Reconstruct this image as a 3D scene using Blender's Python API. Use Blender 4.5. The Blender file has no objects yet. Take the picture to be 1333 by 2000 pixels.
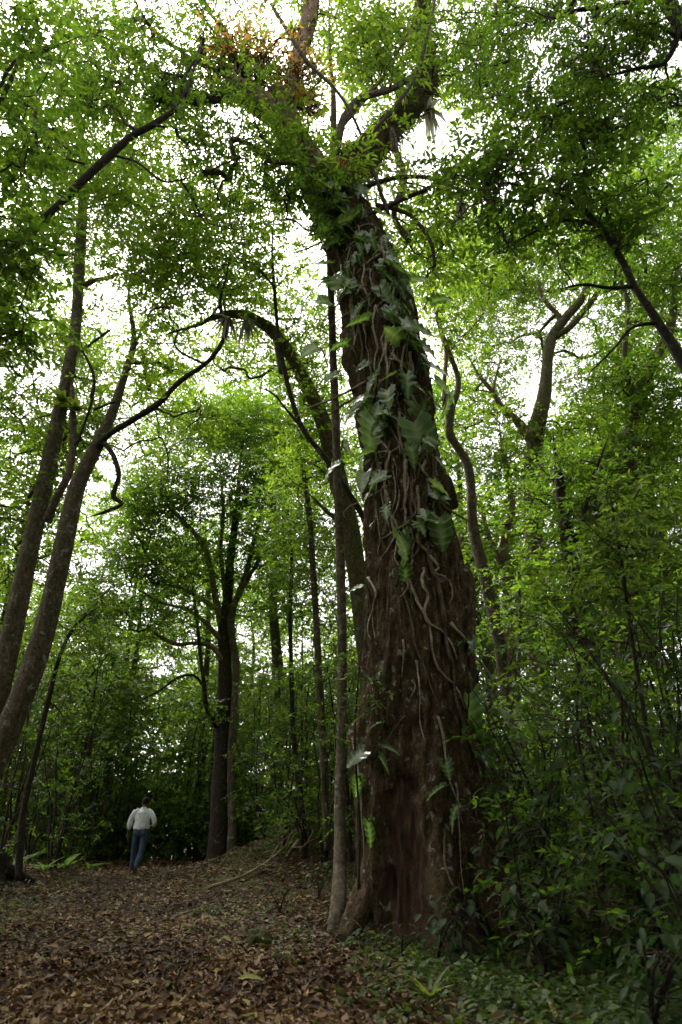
import bpy, math, random
import numpy as np
from mathutils import Vector, Matrix, Quaternion
from mathutils.bvhtree import BVHTree

random.seed(7)
RNG = np.random.default_rng(11)
R = math.radians
SC = bpy.context.scene
COL = SC.collection

# ------------------------------------------------------------------ camera
CAM_Z, PITCH, FPX = 1.30, R(24.2), 1333.3
cam_d = bpy.data.cameras.new('camera')
cam = bpy.data.objects.new('camera', cam_d)
COL.objects.link(cam)
cam.location = (0, 0, CAM_Z)
cam.rotation_euler = (R(90) + PITCH, 0, 0)
cam_d.sensor_fit = 'VERTICAL'
cam_d.sensor_height = 36.0
cam_d.lens = 24.0
cam_d.clip_start, cam_d.clip_end = 0.05, 3000
cam_d.dof.use_dof = True
cam_d.dof.focus_distance = 10.3
cam_d.dof.aperture_fstop = 1.5
SC.camera = cam

# ------------------------------------------------------------------ sky, sun, exposure
SUN_EL, SUN_AZ = R(58), R(-35)          # azimuth measured from +Y towards +X
world = bpy.data.worlds.new('World')
SC.world = world
world.use_nodes = True
wn, wl = world.node_tree.nodes, world.node_tree.links
bg = wn['Background']
sky = wn.new('ShaderNodeTexSky')
sky.sky_type = 'NISHITA'
sky.sun_disc = False
sky.sun_elevation = SUN_EL
sky.sun_rotation = SUN_AZ
sky.air_density, sky.dust_density, sky.ozone_density = 1.0, 4.0, 1.0
hs = wn.new('ShaderNodeHueSaturation')     # overcast: the same sky without its blue
hs.inputs['Saturation'].default_value = 0.10
hs.inputs['Value'].default_value = 1.0
wl.new(sky.outputs[0], hs.inputs['Color'])
tint = wn.new('ShaderNodeMixRGB'); tint.blend_type = 'MULTIPLY'; tint.inputs[0].default_value = 1.0
tint.inputs[2].default_value = (1.0, 0.95, 0.945, 1)
wl.new(hs.outputs[0], tint.inputs[1])
wl.new(tint.outputs[0], bg.inputs['Color'])
bg.inputs['Strength'].default_value = 0.15

sd = bpy.data.lights.new('sun', 'SUN')
sd.energy, sd.angle, sd.color = 1.5, R(30), (1.0, 0.93, 0.80)
sun = bpy.data.objects.new('sun', sd)
COL.objects.link(sun)
sdir = Vector((math.sin(SUN_AZ) * math.cos(SUN_EL), math.cos(SUN_AZ) * math.cos(SUN_EL), math.sin(SUN_EL)))
sun.rotation_euler = sdir.to_track_quat('Z', 'Y').to_euler()
sun.location = (0, 0, 60)

SC.view_settings.view_transform = 'Standard'
SC.view_settings.look = 'None'
SC.view_settings.gamma = 1.0
SC.view_settings.exposure = 1.95
cy = SC.cycles
cy.max_bounces, cy.diffuse_bounces, cy.glossy_bounces = 7, 4, 2
cy.transmission_bounces, cy.transparent_max_bounces = 4, 4
cy.caustics_reflective = cy.caustics_refractive = False
cy.use_denoising = True
cy.sample_clamp_indirect = 6.0

# ------------------------------------------------------------------ helpers: placing
FWD = np.array([0, math.cos(PITCH), math.sin(PITCH)])
UPV = np.array([0, -math.sin(PITCH), math.cos(PITCH)])
RGT = np.array([1.0, 0, 0])
CAM = np.array([0, 0, CAM_Z])

def ray(px, py):
    return FWD + (px - 666.5) / FPX * RGT + (1000 - py) / FPX * UPV

def at(px, py, Y):
    """world point Y metres ahead of the viewpoint that lies in the sight line of a spot of the photograph"""
    d = ray(px, py)
    return CAM + d * (Y / d[1])

def depth(p):
    return float(np.dot(np.asarray(p) - CAM, FWD))

def mpp(p):
    return depth(p) / FPX                    # metres for one photograph pixel at p

def sstep(a, b, x):
    t = np.clip((x - a) / (b - a), 0, 1)
    return t * t * (3 - 2 * t)

def _hash(ix, iy, iz, seed):
    h = (ix * 374761393 + iy * 668265263 + iz * 2147483647 + seed * 974634777) & 0xFFFFFFFF
    h = ((h ^ (h >> 13)) * 1274126177) & 0xFFFFFFFF
    return ((h ^ (h >> 16)) & 0xFFFF) / 65535.0

def vnoise(x, y, z, seed=0):
    x, y, z = (np.asarray(a, float) for a in (x, y, z))
    ix, iy, iz = (np.floor(a).astype(np.int64) for a in (x, y, z))
    fx, fy, fz = x - ix, y - iy, z - iz
    fx, fy, fz = (f * f * (3 - 2 * f) for f in (fx, fy, fz))
    def c(a, b, d): return _hash(ix + a, iy + b, iz + d, seed)
    x00 = c(0, 0, 0) * (1 - fx) + c(1, 0, 0) * fx
    x10 = c(0, 1, 0) * (1 - fx) + c(1, 1, 0) * fx
    x01 = c(0, 0, 1) * (1 - fx) + c(1, 0, 1) * fx
    x11 = c(0, 1, 1) * (1 - fx) + c(1, 1, 1) * fx
    a = x00 * (1 - fy) + x10 * fy
    b = x01 * (1 - fy) + x11 * fy
    return (a * (1 - fz) + b * fz) * 2 - 1

def ground_z(x, y):
    x, y = np.asarray(x, float), np.asarray(y, float)
    z = 0.80 * sstep(10.5, 19, y) * sstep(-4.6, -1.2, x) * (1 - 0.5 * sstep(2, 8, x))
    z = z + 0.30 * sstep(-3.6, -4.2 - 0.2 * y, x) * sstep(8, 13, y) * (1 - sstep(17, 21, y)) * sstep(-5.2, -7.2, x)
    z = z + 0.06 * sstep(17, 22, y)
    z = z - 1.7 * sstep(23.5, 32, y) - 0.03 * np.clip(y - 32, 0, 400)
    z = z + 0.05 * vnoise(x * 0.6, y * 0.6, 0 * x, 3) + 0.025 * vnoise(x * 2.1, y * 2.1, 0 * x, 4)
    z = z + 0.18 * sstep(1.0, 4.0, x) * (1 - sstep(8, 12, y))
    return z

def on_ground(x, y, dz=0.0):
    return np.array([x, y, float(ground_z(x, y)) + dz])

# ------------------------------------------------------------------ helpers: objects
def link(name, data, mat=None, parent=None):
    o = bpy.data.objects.new(name, data)
    COL.objects.link(o)
    if mat is not None and data is not None and not data.materials:
        data.materials.append(mat)
    if parent is not None:
        o.parent = parent
    return o

def tag(o, label=None, cat=None, group=None, kind=None):
    if label: o['label'] = label
    if cat: o['category'] = cat
    if group: o['group'] = group
    if kind: o['kind'] = kind
    return o

def thing(name, label, cat, loc=(0, 0, 0), group=None):
    o = bpy.data.objects.new(name, None)
    COL.objects.link(o)
    o.location = Vector([float(v) for v in loc])
    o.empty_display_size = 0.2
    return tag(o, label, cat, group)

def np_mesh(name, verts, quads=None, tris=None, smooth=True, fattr=None, vattr=None):
    verts = np.asarray(verts, np.float32)
    me = bpy.data.meshes.new(name)
    me.vertices.add(len(verts))
    me.vertices.foreach_set('co', verts.ravel())
    loops, starts, n = [], [], 0
    if quads is not None and len(quads):
        q = np.asarray(quads, np.int32)
        loops.append(q.ravel()); starts.append(np.arange(len(q)) * 4 + n); n += len(q) * 4
    if tris is not None and len(tris):
        t = np.asarray(tris, np.int32)
        loops.append(t.ravel()); starts.append(np.arange(len(t)) * 3 + n); n += len(t) * 3
    loops = np.concatenate(loops); starts = np.concatenate(starts)
    me.loops.add(len(loops)); me.loops.foreach_set('vertex_index', loops.astype(np.int32))
    me.polygons.add(len(starts)); me.polygons.foreach_set('loop_start', starts.astype(np.int32))
    me.update(calc_edges=True)
    if smooth:
        me.polygons.foreach_set('use_smooth', np.ones(len(starts), bool))
    for dom, src in (('FACE', fattr), ('POINT', vattr)):
        for k, v in (src or {}).items():
            a = me.attributes.new(k, 'FLOAT', dom)
            a.data.foreach_set('value', np.asarray(v, np.float32))
    me.validate()
    return me

def smooth_path(pts, per=8):
    """Catmull-Rom through rows of any width"""
    P = np.asarray(pts, float)
    if len(P) < 3:
        t = np.linspace(0, 1, per + 1)[:, None]
        return P[0] * (1 - t) + P[-1] * t
    P = np.vstack([2 * P[0] - P[1], P, 2 * P[-1] - P[-2]])
    out = []
    for i in range(1, len(P) - 2):
        t = np.linspace(0, 1, per, endpoint=False)[:, None]
        a, b, c, d = P[i - 1], P[i], P[i + 1], P[i + 2]
        out.append(0.5 * ((2 * b) + (c - a) * t + (2 * a - 5 * b + 4 * c - d) * t ** 2 + (-a + 3 * b - 3 * c + d) * t ** 3))
    out.append(P[-2][None])
    return np.vstack(out)

def tube_arrays(pts, rad, seg=10, knobs=0.0, seed=0, cap=True):
    P = np.asarray(pts, float); rad = np.asarray(rad, float)
    n = len(P)
    T = np.gradient(P, axis=0)
    T /= np.linalg.norm(T, axis=1, keepdims=True) + 1e-9
    ref = np.array([0.0, 1, 0]) if abs(T[0][1]) < 0.8 else np.array([1.0, 0, 0])
    U = np.zeros_like(P); u = ref
    for i in range(n):
        u = u - T[i] * np.dot(u, T[i])
        u /= np.linalg.norm(u) + 1e-9
        U[i] = u
    V = np.cross(T, U)
    th = np.linspace(0, 2 * math.pi, seg, endpoint=False)
    c, s = np.cos(th), np.sin(th)
    rr = np.repeat(rad[:, None], seg, 1)
    if knobs:
        arc = np.concatenate([[0], np.cumsum(np.linalg.norm(np.diff(P, axis=0), axis=1))])
        mr = max(rad.mean(), 1e-3)
        k = vnoise(c[None] * 1.6 + seed, s[None] * 1.6, arc[:, None] / (mr * 3.5), seed) * 0.6 \
            + vnoise(c[None] * 4 + seed, s[None] * 4, arc[:, None] / (mr * 5), seed + 1) * 0.4
        rr = rr * (1 + knobs * k)
    verts = P[:, None] + rr[..., None] * (c[None, :, None] * U[:, None] + s[None, :, None] * V[:, None])
    verts = verts.reshape(-1, 3)
    i = np.arange(n - 1)[:, None] * seg
    j = np.arange(seg)[None]; j2 = (j + 1) % seg
    q = np.stack([i + j, i + j2, i + seg + j2, i + seg + j], -1).reshape(-1, 4)
    t = []
    if cap:
        verts = np.vstack([verts, P[0], P[-1]])
        a, b = len(verts) - 2, len(verts) - 1
        jj = np.arange(seg); jn = (jj + 1) % seg
        t = np.vstack([np.stack([jn, jj, np.full(seg, a)], 1),
                       np.stack([(n - 1) * seg + jj, (n - 1) * seg + jn, np.full(seg, b)], 1)])
    return verts, q, t

def merge(parts):
    vs, qs, ts, off = [], [], [], 0
    for v, q, t in parts:
        vs.append(v)
        if len(q): qs.append(np.asarray(q) + off)
        if len(t): ts.append(np.asarray(t) + off)
        off += len(v)
    return (np.vstack(vs), np.vstack(qs) if qs else None, np.vstack(ts) if ts else None)

def tube_obj(name, pts, rad, mat, parent=None, seg=10, knobs=0.0, seed=0):
    v, q, t = tube_arrays(pts, rad, seg, knobs, seed)
    return link(name, np_mesh(name, v, q, t), mat, parent)

def unit(v):
    v = np.asarray(v, float)
    return v / (np.linalg.norm(v, axis=-1, keepdims=True) + 1e-9)

# ------------------------------------------------------------------ materials
def new_mat(name):
    m = bpy.data.materials.new(name)
    m.use_nodes = True
    nt = m.node_tree
    nt.nodes.clear()
    out = nt.nodes.new('ShaderNodeOutputMaterial')
    return m, nt, out

def ramp(nt, stops):
    r = nt.nodes.new('ShaderNodeValToRGB')
    el = r.color_ramp.elements
    while len(el) < len(stops): el.new(0.5)
    for e, (p, c) in zip(el, stops):
        e.position = p; e.color = (*c, 1)
    return r

def leaf_mat(name, stops, trans, tw=0.45, rough=0.45, spec=0.28, attr='rnd', vein=None):
    m, nt, out = new_mat(name)
    N, L = nt.nodes, nt.links
    at_ = N.new('ShaderNodeAttribute'); at_.attribute_name = attr
    src = at_.outputs['Fac']
    if attr == 'object':
        oi = N.new('ShaderNodeObjectInfo'); src = oi.outputs['Random']
    r = ramp(nt, stops); L.new(src, r.inputs[0])
    col = r.outputs[0]
    tex = N.new('ShaderNodeTexNoise'); tex.inputs['Scale'].default_value = 9.0
    tex.inputs['Detail'].default_value = 3.0
    hv = N.new('ShaderNodeHueSaturation')
    mp = N.new('ShaderNodeMapRange'); mp.inputs[1].default_value = 0.3; mp.inputs[2].default_value = 0.7
    mp.inputs[3].default_value = 0.75; mp.inputs[4].default_value = 1.25
    L.new(tex.outputs[0], mp.inputs[0]); L.new(mp.outputs[0], hv.inputs['Value']); L.new(col, hv.inputs['Color'])
    col = hv.outputs[0]
    if vein:
        va = N.new('ShaderNodeAttribute'); va.attribute_name = 'vein'
        mx = N.new('ShaderNodeMixRGB'); mx.inputs[2].default_value = (*vein, 1)
        L.new(va.outputs['Fac'], mx.inputs[0]); L.new(col, mx.inputs[1]); col = mx.outputs[0]
    p = N.new('ShaderNodeBsdfPrincipled')
    p.inputs['Roughness'].default_value = rough
    p.inputs['Specular IOR Level'].default_value = spec
    L.new(col, p.inputs['Base Color'])
    t = N.new('ShaderNodeBsdfTranslucent')
    mm = N.new('ShaderNodeMixRGB'); mm.blend_type = 'MULTIPLY'; mm.inputs[0].default_value = 1.0
    mm.inputs[2].default_value = (*trans, 1)
    L.new(col, mm.inputs[1]); L.new(mm.outputs[0], t.inputs['Color'])
    mix = N.new('ShaderNodeMixShader'); mix.inputs[0].default_value = tw
    L.new(p.outputs[0], mix.inputs[1]); L.new(t.outputs[0], mix.inputs[2])
    L.new(mix.outputs[0], out.inputs[0])
    return m

G = lambda a, b, c: (a, b, c)
LEAF = {
    'mid': leaf_mat('canopy_leaf', [(0, G(.028, .060, .011)), (.6, G(.058, .106, .016)), (1, G(.12, .168, .024))], (3.2, 3.4, 1.5), .48),
    'bright': leaf_mat('bright_canopy_leaf', [(0, G(.04, .080, .013)), (.6, G(.078, .132, .019)), (1, G(.145, .19, .028))], (3.4, 3.5, 1.5), .5),
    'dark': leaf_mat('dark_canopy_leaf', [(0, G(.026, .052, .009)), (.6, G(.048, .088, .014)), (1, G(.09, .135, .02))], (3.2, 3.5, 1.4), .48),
    'under': leaf_mat('understory_leaf', [(0, G(.026, .05, .012)), (.6, G(.055, .092, .018)), (1, G(.105, .145, .03))], (3.2, 3.4, 1.5), .46, .45),
    'orange': leaf_mat('orange_epiphyte_leaf', [(0, G(.5, .2, .05)), (.4, G(.55, .32, .08)), (.65, G(.35, .32, .08)), (1, G(.12, .17, .03))], (1.6, 1.4, 1.2), .45),
    'moss': leaf_mat('moss_tuft', [(0, G(.03, .032, .012)), (.6, G(.05, .055, .018)), (1, G(.07, .09, .025))], (1.6, 1.8, 1.2), .3, .8, .1),
    'philo': leaf_mat('philodendron_leaf', [(0, G(.035, .08, .022)), (.4, G(.06, .115, .034)), (.65, G(.11, .165, .075)), (.85, G(.17, .205, .13)), (1, G(.07, .14, .025))], (2.4, 3.0, 1.0), .34, .24, .8, 'object', (.30, .36, .2)),  # palest tones put the sky's sheen into the leaf colour
    'broad': leaf_mat('broad_shrub_leaf', [(0, G(.014, .034, .010)), (.5, G(.026, .052, .014)), (.9, G(.045, .078, .02)), (1, G(.10, .085, .025))], (2.2, 2.6, 1.4), .36, .5, .2, 'object', (.045, .075, .03)),
    'strap': leaf_mat('bromeliad_leaf', [(0, G(.14, .17, .11)), (.5, G(.32, .31, .26)), (1, G(.42, .40, .35))], (1.2, 1.2, 1.0), .4, .45, .4, 'object'),
    'fern': leaf_mat('fern_leaf', [(0, G(.07, .12, .022)), (1, G(.13, .17, .03))], (2.6, 2.5, 1.5), .5, .45, .4, 'object'),
    'herb': leaf_mat('herb_leaf', [(0, G(.03, .06, .013)), (.6, G(.055, .095, .02)), (1, G(.11, .15, .035))], (2.4, 2.4, 1.5), .4, .45, .4),
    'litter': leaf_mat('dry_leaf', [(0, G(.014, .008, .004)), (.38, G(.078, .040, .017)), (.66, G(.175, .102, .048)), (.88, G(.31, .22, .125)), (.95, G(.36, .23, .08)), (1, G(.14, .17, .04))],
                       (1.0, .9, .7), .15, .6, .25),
    'litter_obj': leaf_mat('dry_leaf_single', [(0, G(.04, .022, .012)), (.45, G(.09, .052, .028)), (.75, G(.17, .105, .06)), (.93, G(.32, .225, .14)), (1, G(.3, .17, .05))],
                           (1.0, .9, .7), .15, .55, .3, 'object', (.16, .1, .06)),
    'green_fallen': leaf_mat('fallen_green_leaf', [(0, G(.16, .2, .05)), (1, G(.24, .24, .06))], (1.2, 1.2, .8), .2, .5, .3, 'object', (.3, .3, .12)),
}

def bark_mat(name, dark, mid, light, moss=(.045, .05, .014), moss_amt=.45, scale=1.0, lichen=.5, bump=.5, stretch=.22):
    m, nt, out = new_mat(name)
    N, L = nt.nodes, nt.links
    tc = N.new('ShaderNodeTexCoord')
    mp = N.new('ShaderNodeMapping'); mp.inputs['Scale'].default_value = (scale, scale, scale * stretch)
    L.new(tc.outputs['Object'], mp.inputs[0])
    n1 = N.new('ShaderNodeTexNoise'); n1.inputs['Scale'].default_value = 9; n1.inputs['Detail'].default_value = 8
    n1.inputs['Roughness'].default_value = .68
    L.new(mp.outputs[0], n1.inputs['Vector'])
    r1 = ramp(nt, [(.3, dark), (.52, mid), (.75, light)]); L.new(n1.outputs[0], r1.inputs[0])
    n2 = N.new('ShaderNodeTexNoise'); n2.inputs['Scale'].default_value = 1.6 * scale; n2.inputs['Detail'].default_value = 5
    L.new(tc.outputs['Object'], n2.inputs['Vector'])
    mr = N.new('ShaderNodeMapRange'); mr.inputs[1].default_value = .62 - moss_amt * .3; mr.inputs[2].default_value = .72
    L.new(n2.outputs[0], mr.inputs[0])
    n4 = N.new('ShaderNodeTexNoise'); n4.inputs['Scale'].default_value = 26 * scale; n4.inputs['Detail'].default_value = 3
    L.new(tc.outputs['Object'], n4.inputs['Vector'])
    mu = N.new('ShaderNodeMath'); mu.operation = 'MULTIPLY'; L.new(mr.outputs[0], mu.inputs[0]); L.new(n4.outputs[0], mu.inputs[1])
    mu2 = N.new('ShaderNodeMath'); mu2.operation = 'MULTIPLY'; mu2.inputs[1].default_value = 1.5; mu2.use_clamp = True
    L.new(mu.outputs[0], mu2.inputs[0])
    mx = N.new('ShaderNodeMixRGB'); mx.inputs[2].default_value = (*moss, 1)
    L.new(mu2.outputs[0], mx.inputs[0]); L.new(r1.outputs[0], mx.inputs[1])
    n3 = N.new('ShaderNodeTexNoise'); n3.inputs['Scale'].default_value = 5 * scale; n3.inputs['Detail'].default_value = 6
    n3.inputs['Distortion'].default_value = .6
    L.new(tc.outputs['Object'], n3.inputs['Vector'])
    ml = N.new('ShaderNodeMapRange'); ml.inputs[1].default_value = .62; ml.inputs[2].default_value = .67; ml.inputs[4].default_value = lichen
    L.new(n3.outputs[0], ml.inputs[0])
    mx2 = N.new('ShaderNodeMixRGB'); mx2.inputs[2].default_value = (.30, .31, .26, 1)
    L.new(ml.outputs[0], mx2.inputs[0]); L.new(mx.outputs[0], mx2.inputs[1])
    p = N.new('ShaderNodeBsdfPrincipled'); p.inputs['Roughness'].default_value = .85
    p.inputs['Specular IOR Level'].default_value = .2
    L.new(mx2.outputs[0], p.inputs['Base Color'])
    n5 = N.new('ShaderNodeTexNoise'); n5.inputs['Scale'].default_value = 15 * scale; n5.inputs['Detail'].default_value = 6
    n5.inputs['Roughness'].default_value = .7
    L.new(tc.outputs['Object'], n5.inputs['Vector'])
    ad = N.new('ShaderNodeMath'); ad.operation = 'ADD'; L.new(n1.outputs[0], ad.inputs[0]); L.new(n5.outputs[0], ad.inputs[1])
    ms = N.new('ShaderNodeMapRange'); ms.inputs[1].default_value = .34; ms.inputs[2].default_value = .66; ms.inputs[3].default_value = .45; ms.inputs[4].default_value = 1.6
    L.new(n5.outputs[0], ms.inputs[0])
    hv = N.new('ShaderNodeHueSaturation'); L.new(ms.outputs[0], hv.inputs['Value']); L.new(mx2.outputs[0], hv.inputs['Color'])
    L.new(hv.outputs[0], p.inputs['Base Color'])
    b = N.new('ShaderNodeBump'); b.inputs['Strength'].default_value = bump; b.inputs['Distance'].default_value = .06
    L.new(ad.outputs[0], b.inputs['Height']); L.new(b.outputs[0], p.inputs['Normal'])
    L.new(p.outputs[0], out.inputs[0])
    return m

BARK = {
    'giant': bark_mat('giant_tree_bark', (.015, .009, .005), (.10, .062, .034), (.29, .2, .125), (.06, .052, .012), .7, 1.7, .9, 1.0, .32),
    'fresh': bark_mat('pale_upper_bark', (.10, .065, .04), (.22, .15, .095), (.36, .27, .19), (.07, .065, .02), .25, 1.2, .4, .6),
    'grey': bark_mat('grey_brown_bark', (.045, .034, .024), (.12, .092, .068), (.26, .22, .175), (.06, .062, .02), .7, 1.4, .6, .5, .5),
    'mossy': bark_mat('mossy_bark', (.045, .038, .018), (.11, .09, .05), (.2, .17, .1), (.07, .075, .02), .9, 1.4, .4, .5, .6),
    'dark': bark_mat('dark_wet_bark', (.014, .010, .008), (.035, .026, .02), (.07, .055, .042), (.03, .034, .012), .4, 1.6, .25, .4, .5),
    'fibre': bark_mat('fibrous_dark_bark', (.03, .02, .012), (.09, .06, .036), (.19, .135, .085), (.06, .062, .018), .6, 2.0, .1, .9, .6),
    'root': bark_mat('aerial_root_bark', (.13, .105, .075), (.30, .25, .19), (.48, .42, .33), (.10, .095, .04), .2, 3.0, .3, .3, .6),
    'rootdark': bark_mat('brown_climbing_stem', (.05, .035, .022), (.12, .085, .055), (.22, .165, .11), (.05, .05, .016), .3, 3.0, .3, .4, .5),
    'heart': bark_mat('exposed_red_wood', (.035, .013, .007), (.085, .032, .015), (.15, .062, .03), (.03, .02, .01), .1, 1.6, .05, .5, .12),
    'twig': bark_mat('twig_bark', (.03, .022, .015), (.06, .046, .033), (.11, .09, .065), (.045, .05, .018), .3, 3.0, .3, .2, .6),
    'dead': bark_mat('dead_branch_bark', (.12, .085, .055), (.24, .18, .12), (.36, .29, .21), (.07, .07, .025), .2, 3.0, .3, .3, .6),
}

def simple_mat(name, c1, c2, rough=.8, scale=12, bump=0.0, stretch=(1, 1, 1)):
    m, nt, out = new_mat(name)
    N, L = nt.nodes, nt.links
    tc = N.new('ShaderNodeTexCoord')
    mp = N.new('ShaderNodeMapping'); mp.inputs['Scale'].default_value = stretch
    L.new(tc.outputs['Object'], mp.inputs[0])
    n = N.new('ShaderNodeTexNoise'); n.inputs['Scale'].default_value = scale; n.inputs['Detail'].default_value = 5
    L.new(mp.outputs[0], n.inputs['Vector'])
    r = ramp(nt, [(.35, c1), (.68, c2)]); L.new(n.outputs[0], r.inputs[0])
    p = N.new('ShaderNodeBsdfPrincipled'); p.inputs['Roughness'].default_value = rough
    p.inputs['Specular IOR Level'].default_value = .25
    L.new(r.outputs[0], p.inputs['Base Color'])
    if bump:
        b = N.new('ShaderNodeBump'); b.inputs['Strength'].default_value = bump; b.inputs['Distance'].default_value = .03
        L.new(n.outputs[0], b.inputs['Height']); L.new(b.outputs[0], p.inputs['Normal'])
    L.new(p.outputs[0], out.inputs[0])
    return m

# ------------------------------------------------------------------ helpers: foliage
def leaf_arrays(pos, axis, nrm, length, width, fold=.22, droop=.18):
    """six-point folded leaves: (n,3) positions, axes and normals -> verts, quads"""
    n = len(pos)
    a = unit(axis); b = unit(np.cross(nrm, a)); nn = np.cross(a, b)
    ln = np.broadcast_to(np.asarray(length, float), (n,))[:, None]
    w = np.broadcast_to(np.asarray(width, float), (n,))[:, None] * .5
    up = nn * w * fold * 2
    v = np.stack([pos,
                  pos + a * ln * .32 + b * w + up,
                  pos + a * ln * .70 + b * w * .72 + up * .7 - nn * ln * droop * .35,
                  pos + a * ln - nn * ln * droop,
                  pos + a * ln * .70 - b * w * .72 + up * .7 - nn * ln * droop * .35,
                  pos + a * ln * .32 - b * w + up], 1).reshape(-1, 3)
    i = np.arange(n)[:, None] * 6
    q = np.stack([i + np.array([[0, 3, 2, 1]]), i + np.array([[0, 5, 4, 3]])], 1).reshape(-1, 4)
    return v, q

def kite_arrays(pos, axis, nrm, length, width, fold=.25):
    """four-point leaves folded along the midrib, for leaves too far off to show more"""
    n = len(pos)
    a = unit(axis); b = unit(np.cross(nrm, a)); nn = np.cross(a, b)
    ln = np.broadcast_to(np.asarray(length, float), (n,))[:, None]
    w = np.broadcast_to(np.asarray(width, float), (n,))[:, None] * .56
    v = np.stack([pos, pos + a * ln * .45 + b * w + nn * w * fold, pos + a * ln, pos + a * ln * .45 - b * w + nn * w * fold], 1).reshape(-1, 3)
    i = np.arange(n)[:, None] * 4
    t = np.stack([i + np.array([[0, 2, 1]]), i + np.array([[0, 3, 2]])], 1).reshape(-1, 3)
    return v, t

def far_leaf_mesh(name, pos, axis, nrm, length, width):
    v, t = kite_arrays(pos, axis, nrm, length, width)
    return np_mesh(name, v, None, t, smooth=False, fattr={'rnd': np.repeat(RNG.random(len(pos)), 2)})

def leaf_mesh(name, pos, axis, nrm, length, width, **kw):
    v, q = leaf_arrays(pos, axis, nrm, length, width, **kw)
    rnd = np.repeat(RNG.random(len(pos)), 2)
    return np_mesh(name, v, q, smooth=False, fattr={'rnd': rnd})

def spray_leaves(origin, direction, L, n, leaf, jitter=.35, hang=.0):
    """twig sprays: leaves set alternately along S twigs"""
    S = len(origin)
    d = unit(direction)
    t = (np.arange(n)[None] + RNG.random((S, n)) * .6 + .3) / n
    pos = origin[:, None] + d[:, None] * (t * L[:, None])[..., None]
    pos[..., 2] -= (t ** 2) * L[:, None] * .25
    up = np.zeros((S, n, 3)); up[..., 2] = 1
    up = unit(up + RNG.normal(0, .38, (S, 1, 3)) + RNG.normal(0, .3, (S, n, 3)))
    side = unit(np.cross(up, d[:, None]))
    sgn = np.where(np.arange(n) % 2 == 0, 1, -1)[None, :, None]
    ax = d[:, None] * (.55 + .5 * t[..., None]) + side * sgn * .9 + RNG.normal(0, jitter, (S, n, 3))
    ax[..., 2] -= hang
    ln = leaf * RNG.uniform(.65, 1.25, (S, n))
    return pos.reshape(-1, 3), ax.reshape(-1, 3), up.reshape(-1, 3), ln.ravel()

def clump_sprays(centers, radii, per, flat=.6):
    o, d = [], []
    for c, r in zip(centers, radii):
        k = max(3, int(per * r * r))
        p = RNG.normal(0, 1, (k, 3)); p = unit(p) * (RNG.random((k, 1)) ** .45)
        p[:, 2] *= flat
        o.append(c + p * r * .8)
        dd = p + RNG.normal(0, .45, (k, 3)); dd[:, 2] *= .45; dd[:, 2] -= .05
        d.append(dd)
    return np.vstack(o), np.vstack(d)

GAPS = [(230, 640, 70, 100), (60, 690, 60, 75), (100, 570, 40, 60), (30, 830, 40, 50), (250, 905, 40, 45), (300, 1160, 70, 45), (330, 1310, 75, 28), (340, 1200, 40, 28),
        (540, 50, 80, 62), (330, 60, 38, 40), (505, 705, 28, 14), (800, 290, 50, 50), (880, 225, 40, 62),
        (1050, 60, 60, 25), (1300, 130, 50, 28), (680, 800, 22, 32), (1130, 960, 34, 60), (960, 1090, 30, 60),
        (620, 270, 24, 50), (860, 60, 34, 44), (600, 420, 24, 20), (470, 440, 40, 26), (230, 450, 32, 32), (1270, 320, 34, 26), (1010, 690, 30, 45), (360, 1050, 40, 30), (110, 1080, 30, 90), (1290, 940, 30, 40)]

def proj(p):
    d = np.asarray(p) - CAM
    z = float(d @ FWD)
    return 666.5 + FPX * float(d @ RGT) / z, 1000 - FPX * float(d @ UPV) / z

def in_gap(px, py, grow=0.0):
    return any(((px - a) / (c + grow)) ** 2 + ((py - b) / (d + grow)) ** 2 < 1 for a, b, c, d in GAPS)

DENSITY = 1.55
def ellipse_clumps(cx, cy, rx, ry, Y0, Y1, n, r0, r1, gap=True):
    C, Rr, tries = [], [], 0
    n = int(n * DENSITY)
    while len(C) < n and tries < n * 12:
        tries += 1
        a = random.uniform(0, 2 * math.pi); q = math.sqrt(random.random())
        px, py = cx + rx * q * math.cos(a), cy + ry * q * math.sin(a)
        p = at(px, py, random.uniform(Y0, Y1)); r = random.uniform(r0, r1) * 1.3
        if p[2] < ground_z(p[0], p[1]) + .3: continue
        if gap and random.random() < .55 and in_gap(px, py, .1 * r / mpp(p)): continue
        C.append(p); Rr.append(r)
    return C, Rr

def stem_path(rows, per=8, taper=False):
    """rows of (px, py, Y, half width in photograph pixels) -> smooth world points and radii"""
    S = smooth_path(rows, per)
    pts = np.array([at(a, b, c) for a, b, c, _ in S])
    rad = np.array([max(.006, h * mpp(p)) for (_, _, _, h), p in zip(S, pts)]) * .78
    if taper:
        u = np.linspace(0, 1, len(rad))
        rad = np.maximum(.005, rad * np.minimum(1, (1 - u) / .22 + .18))
    return pts, rad

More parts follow.
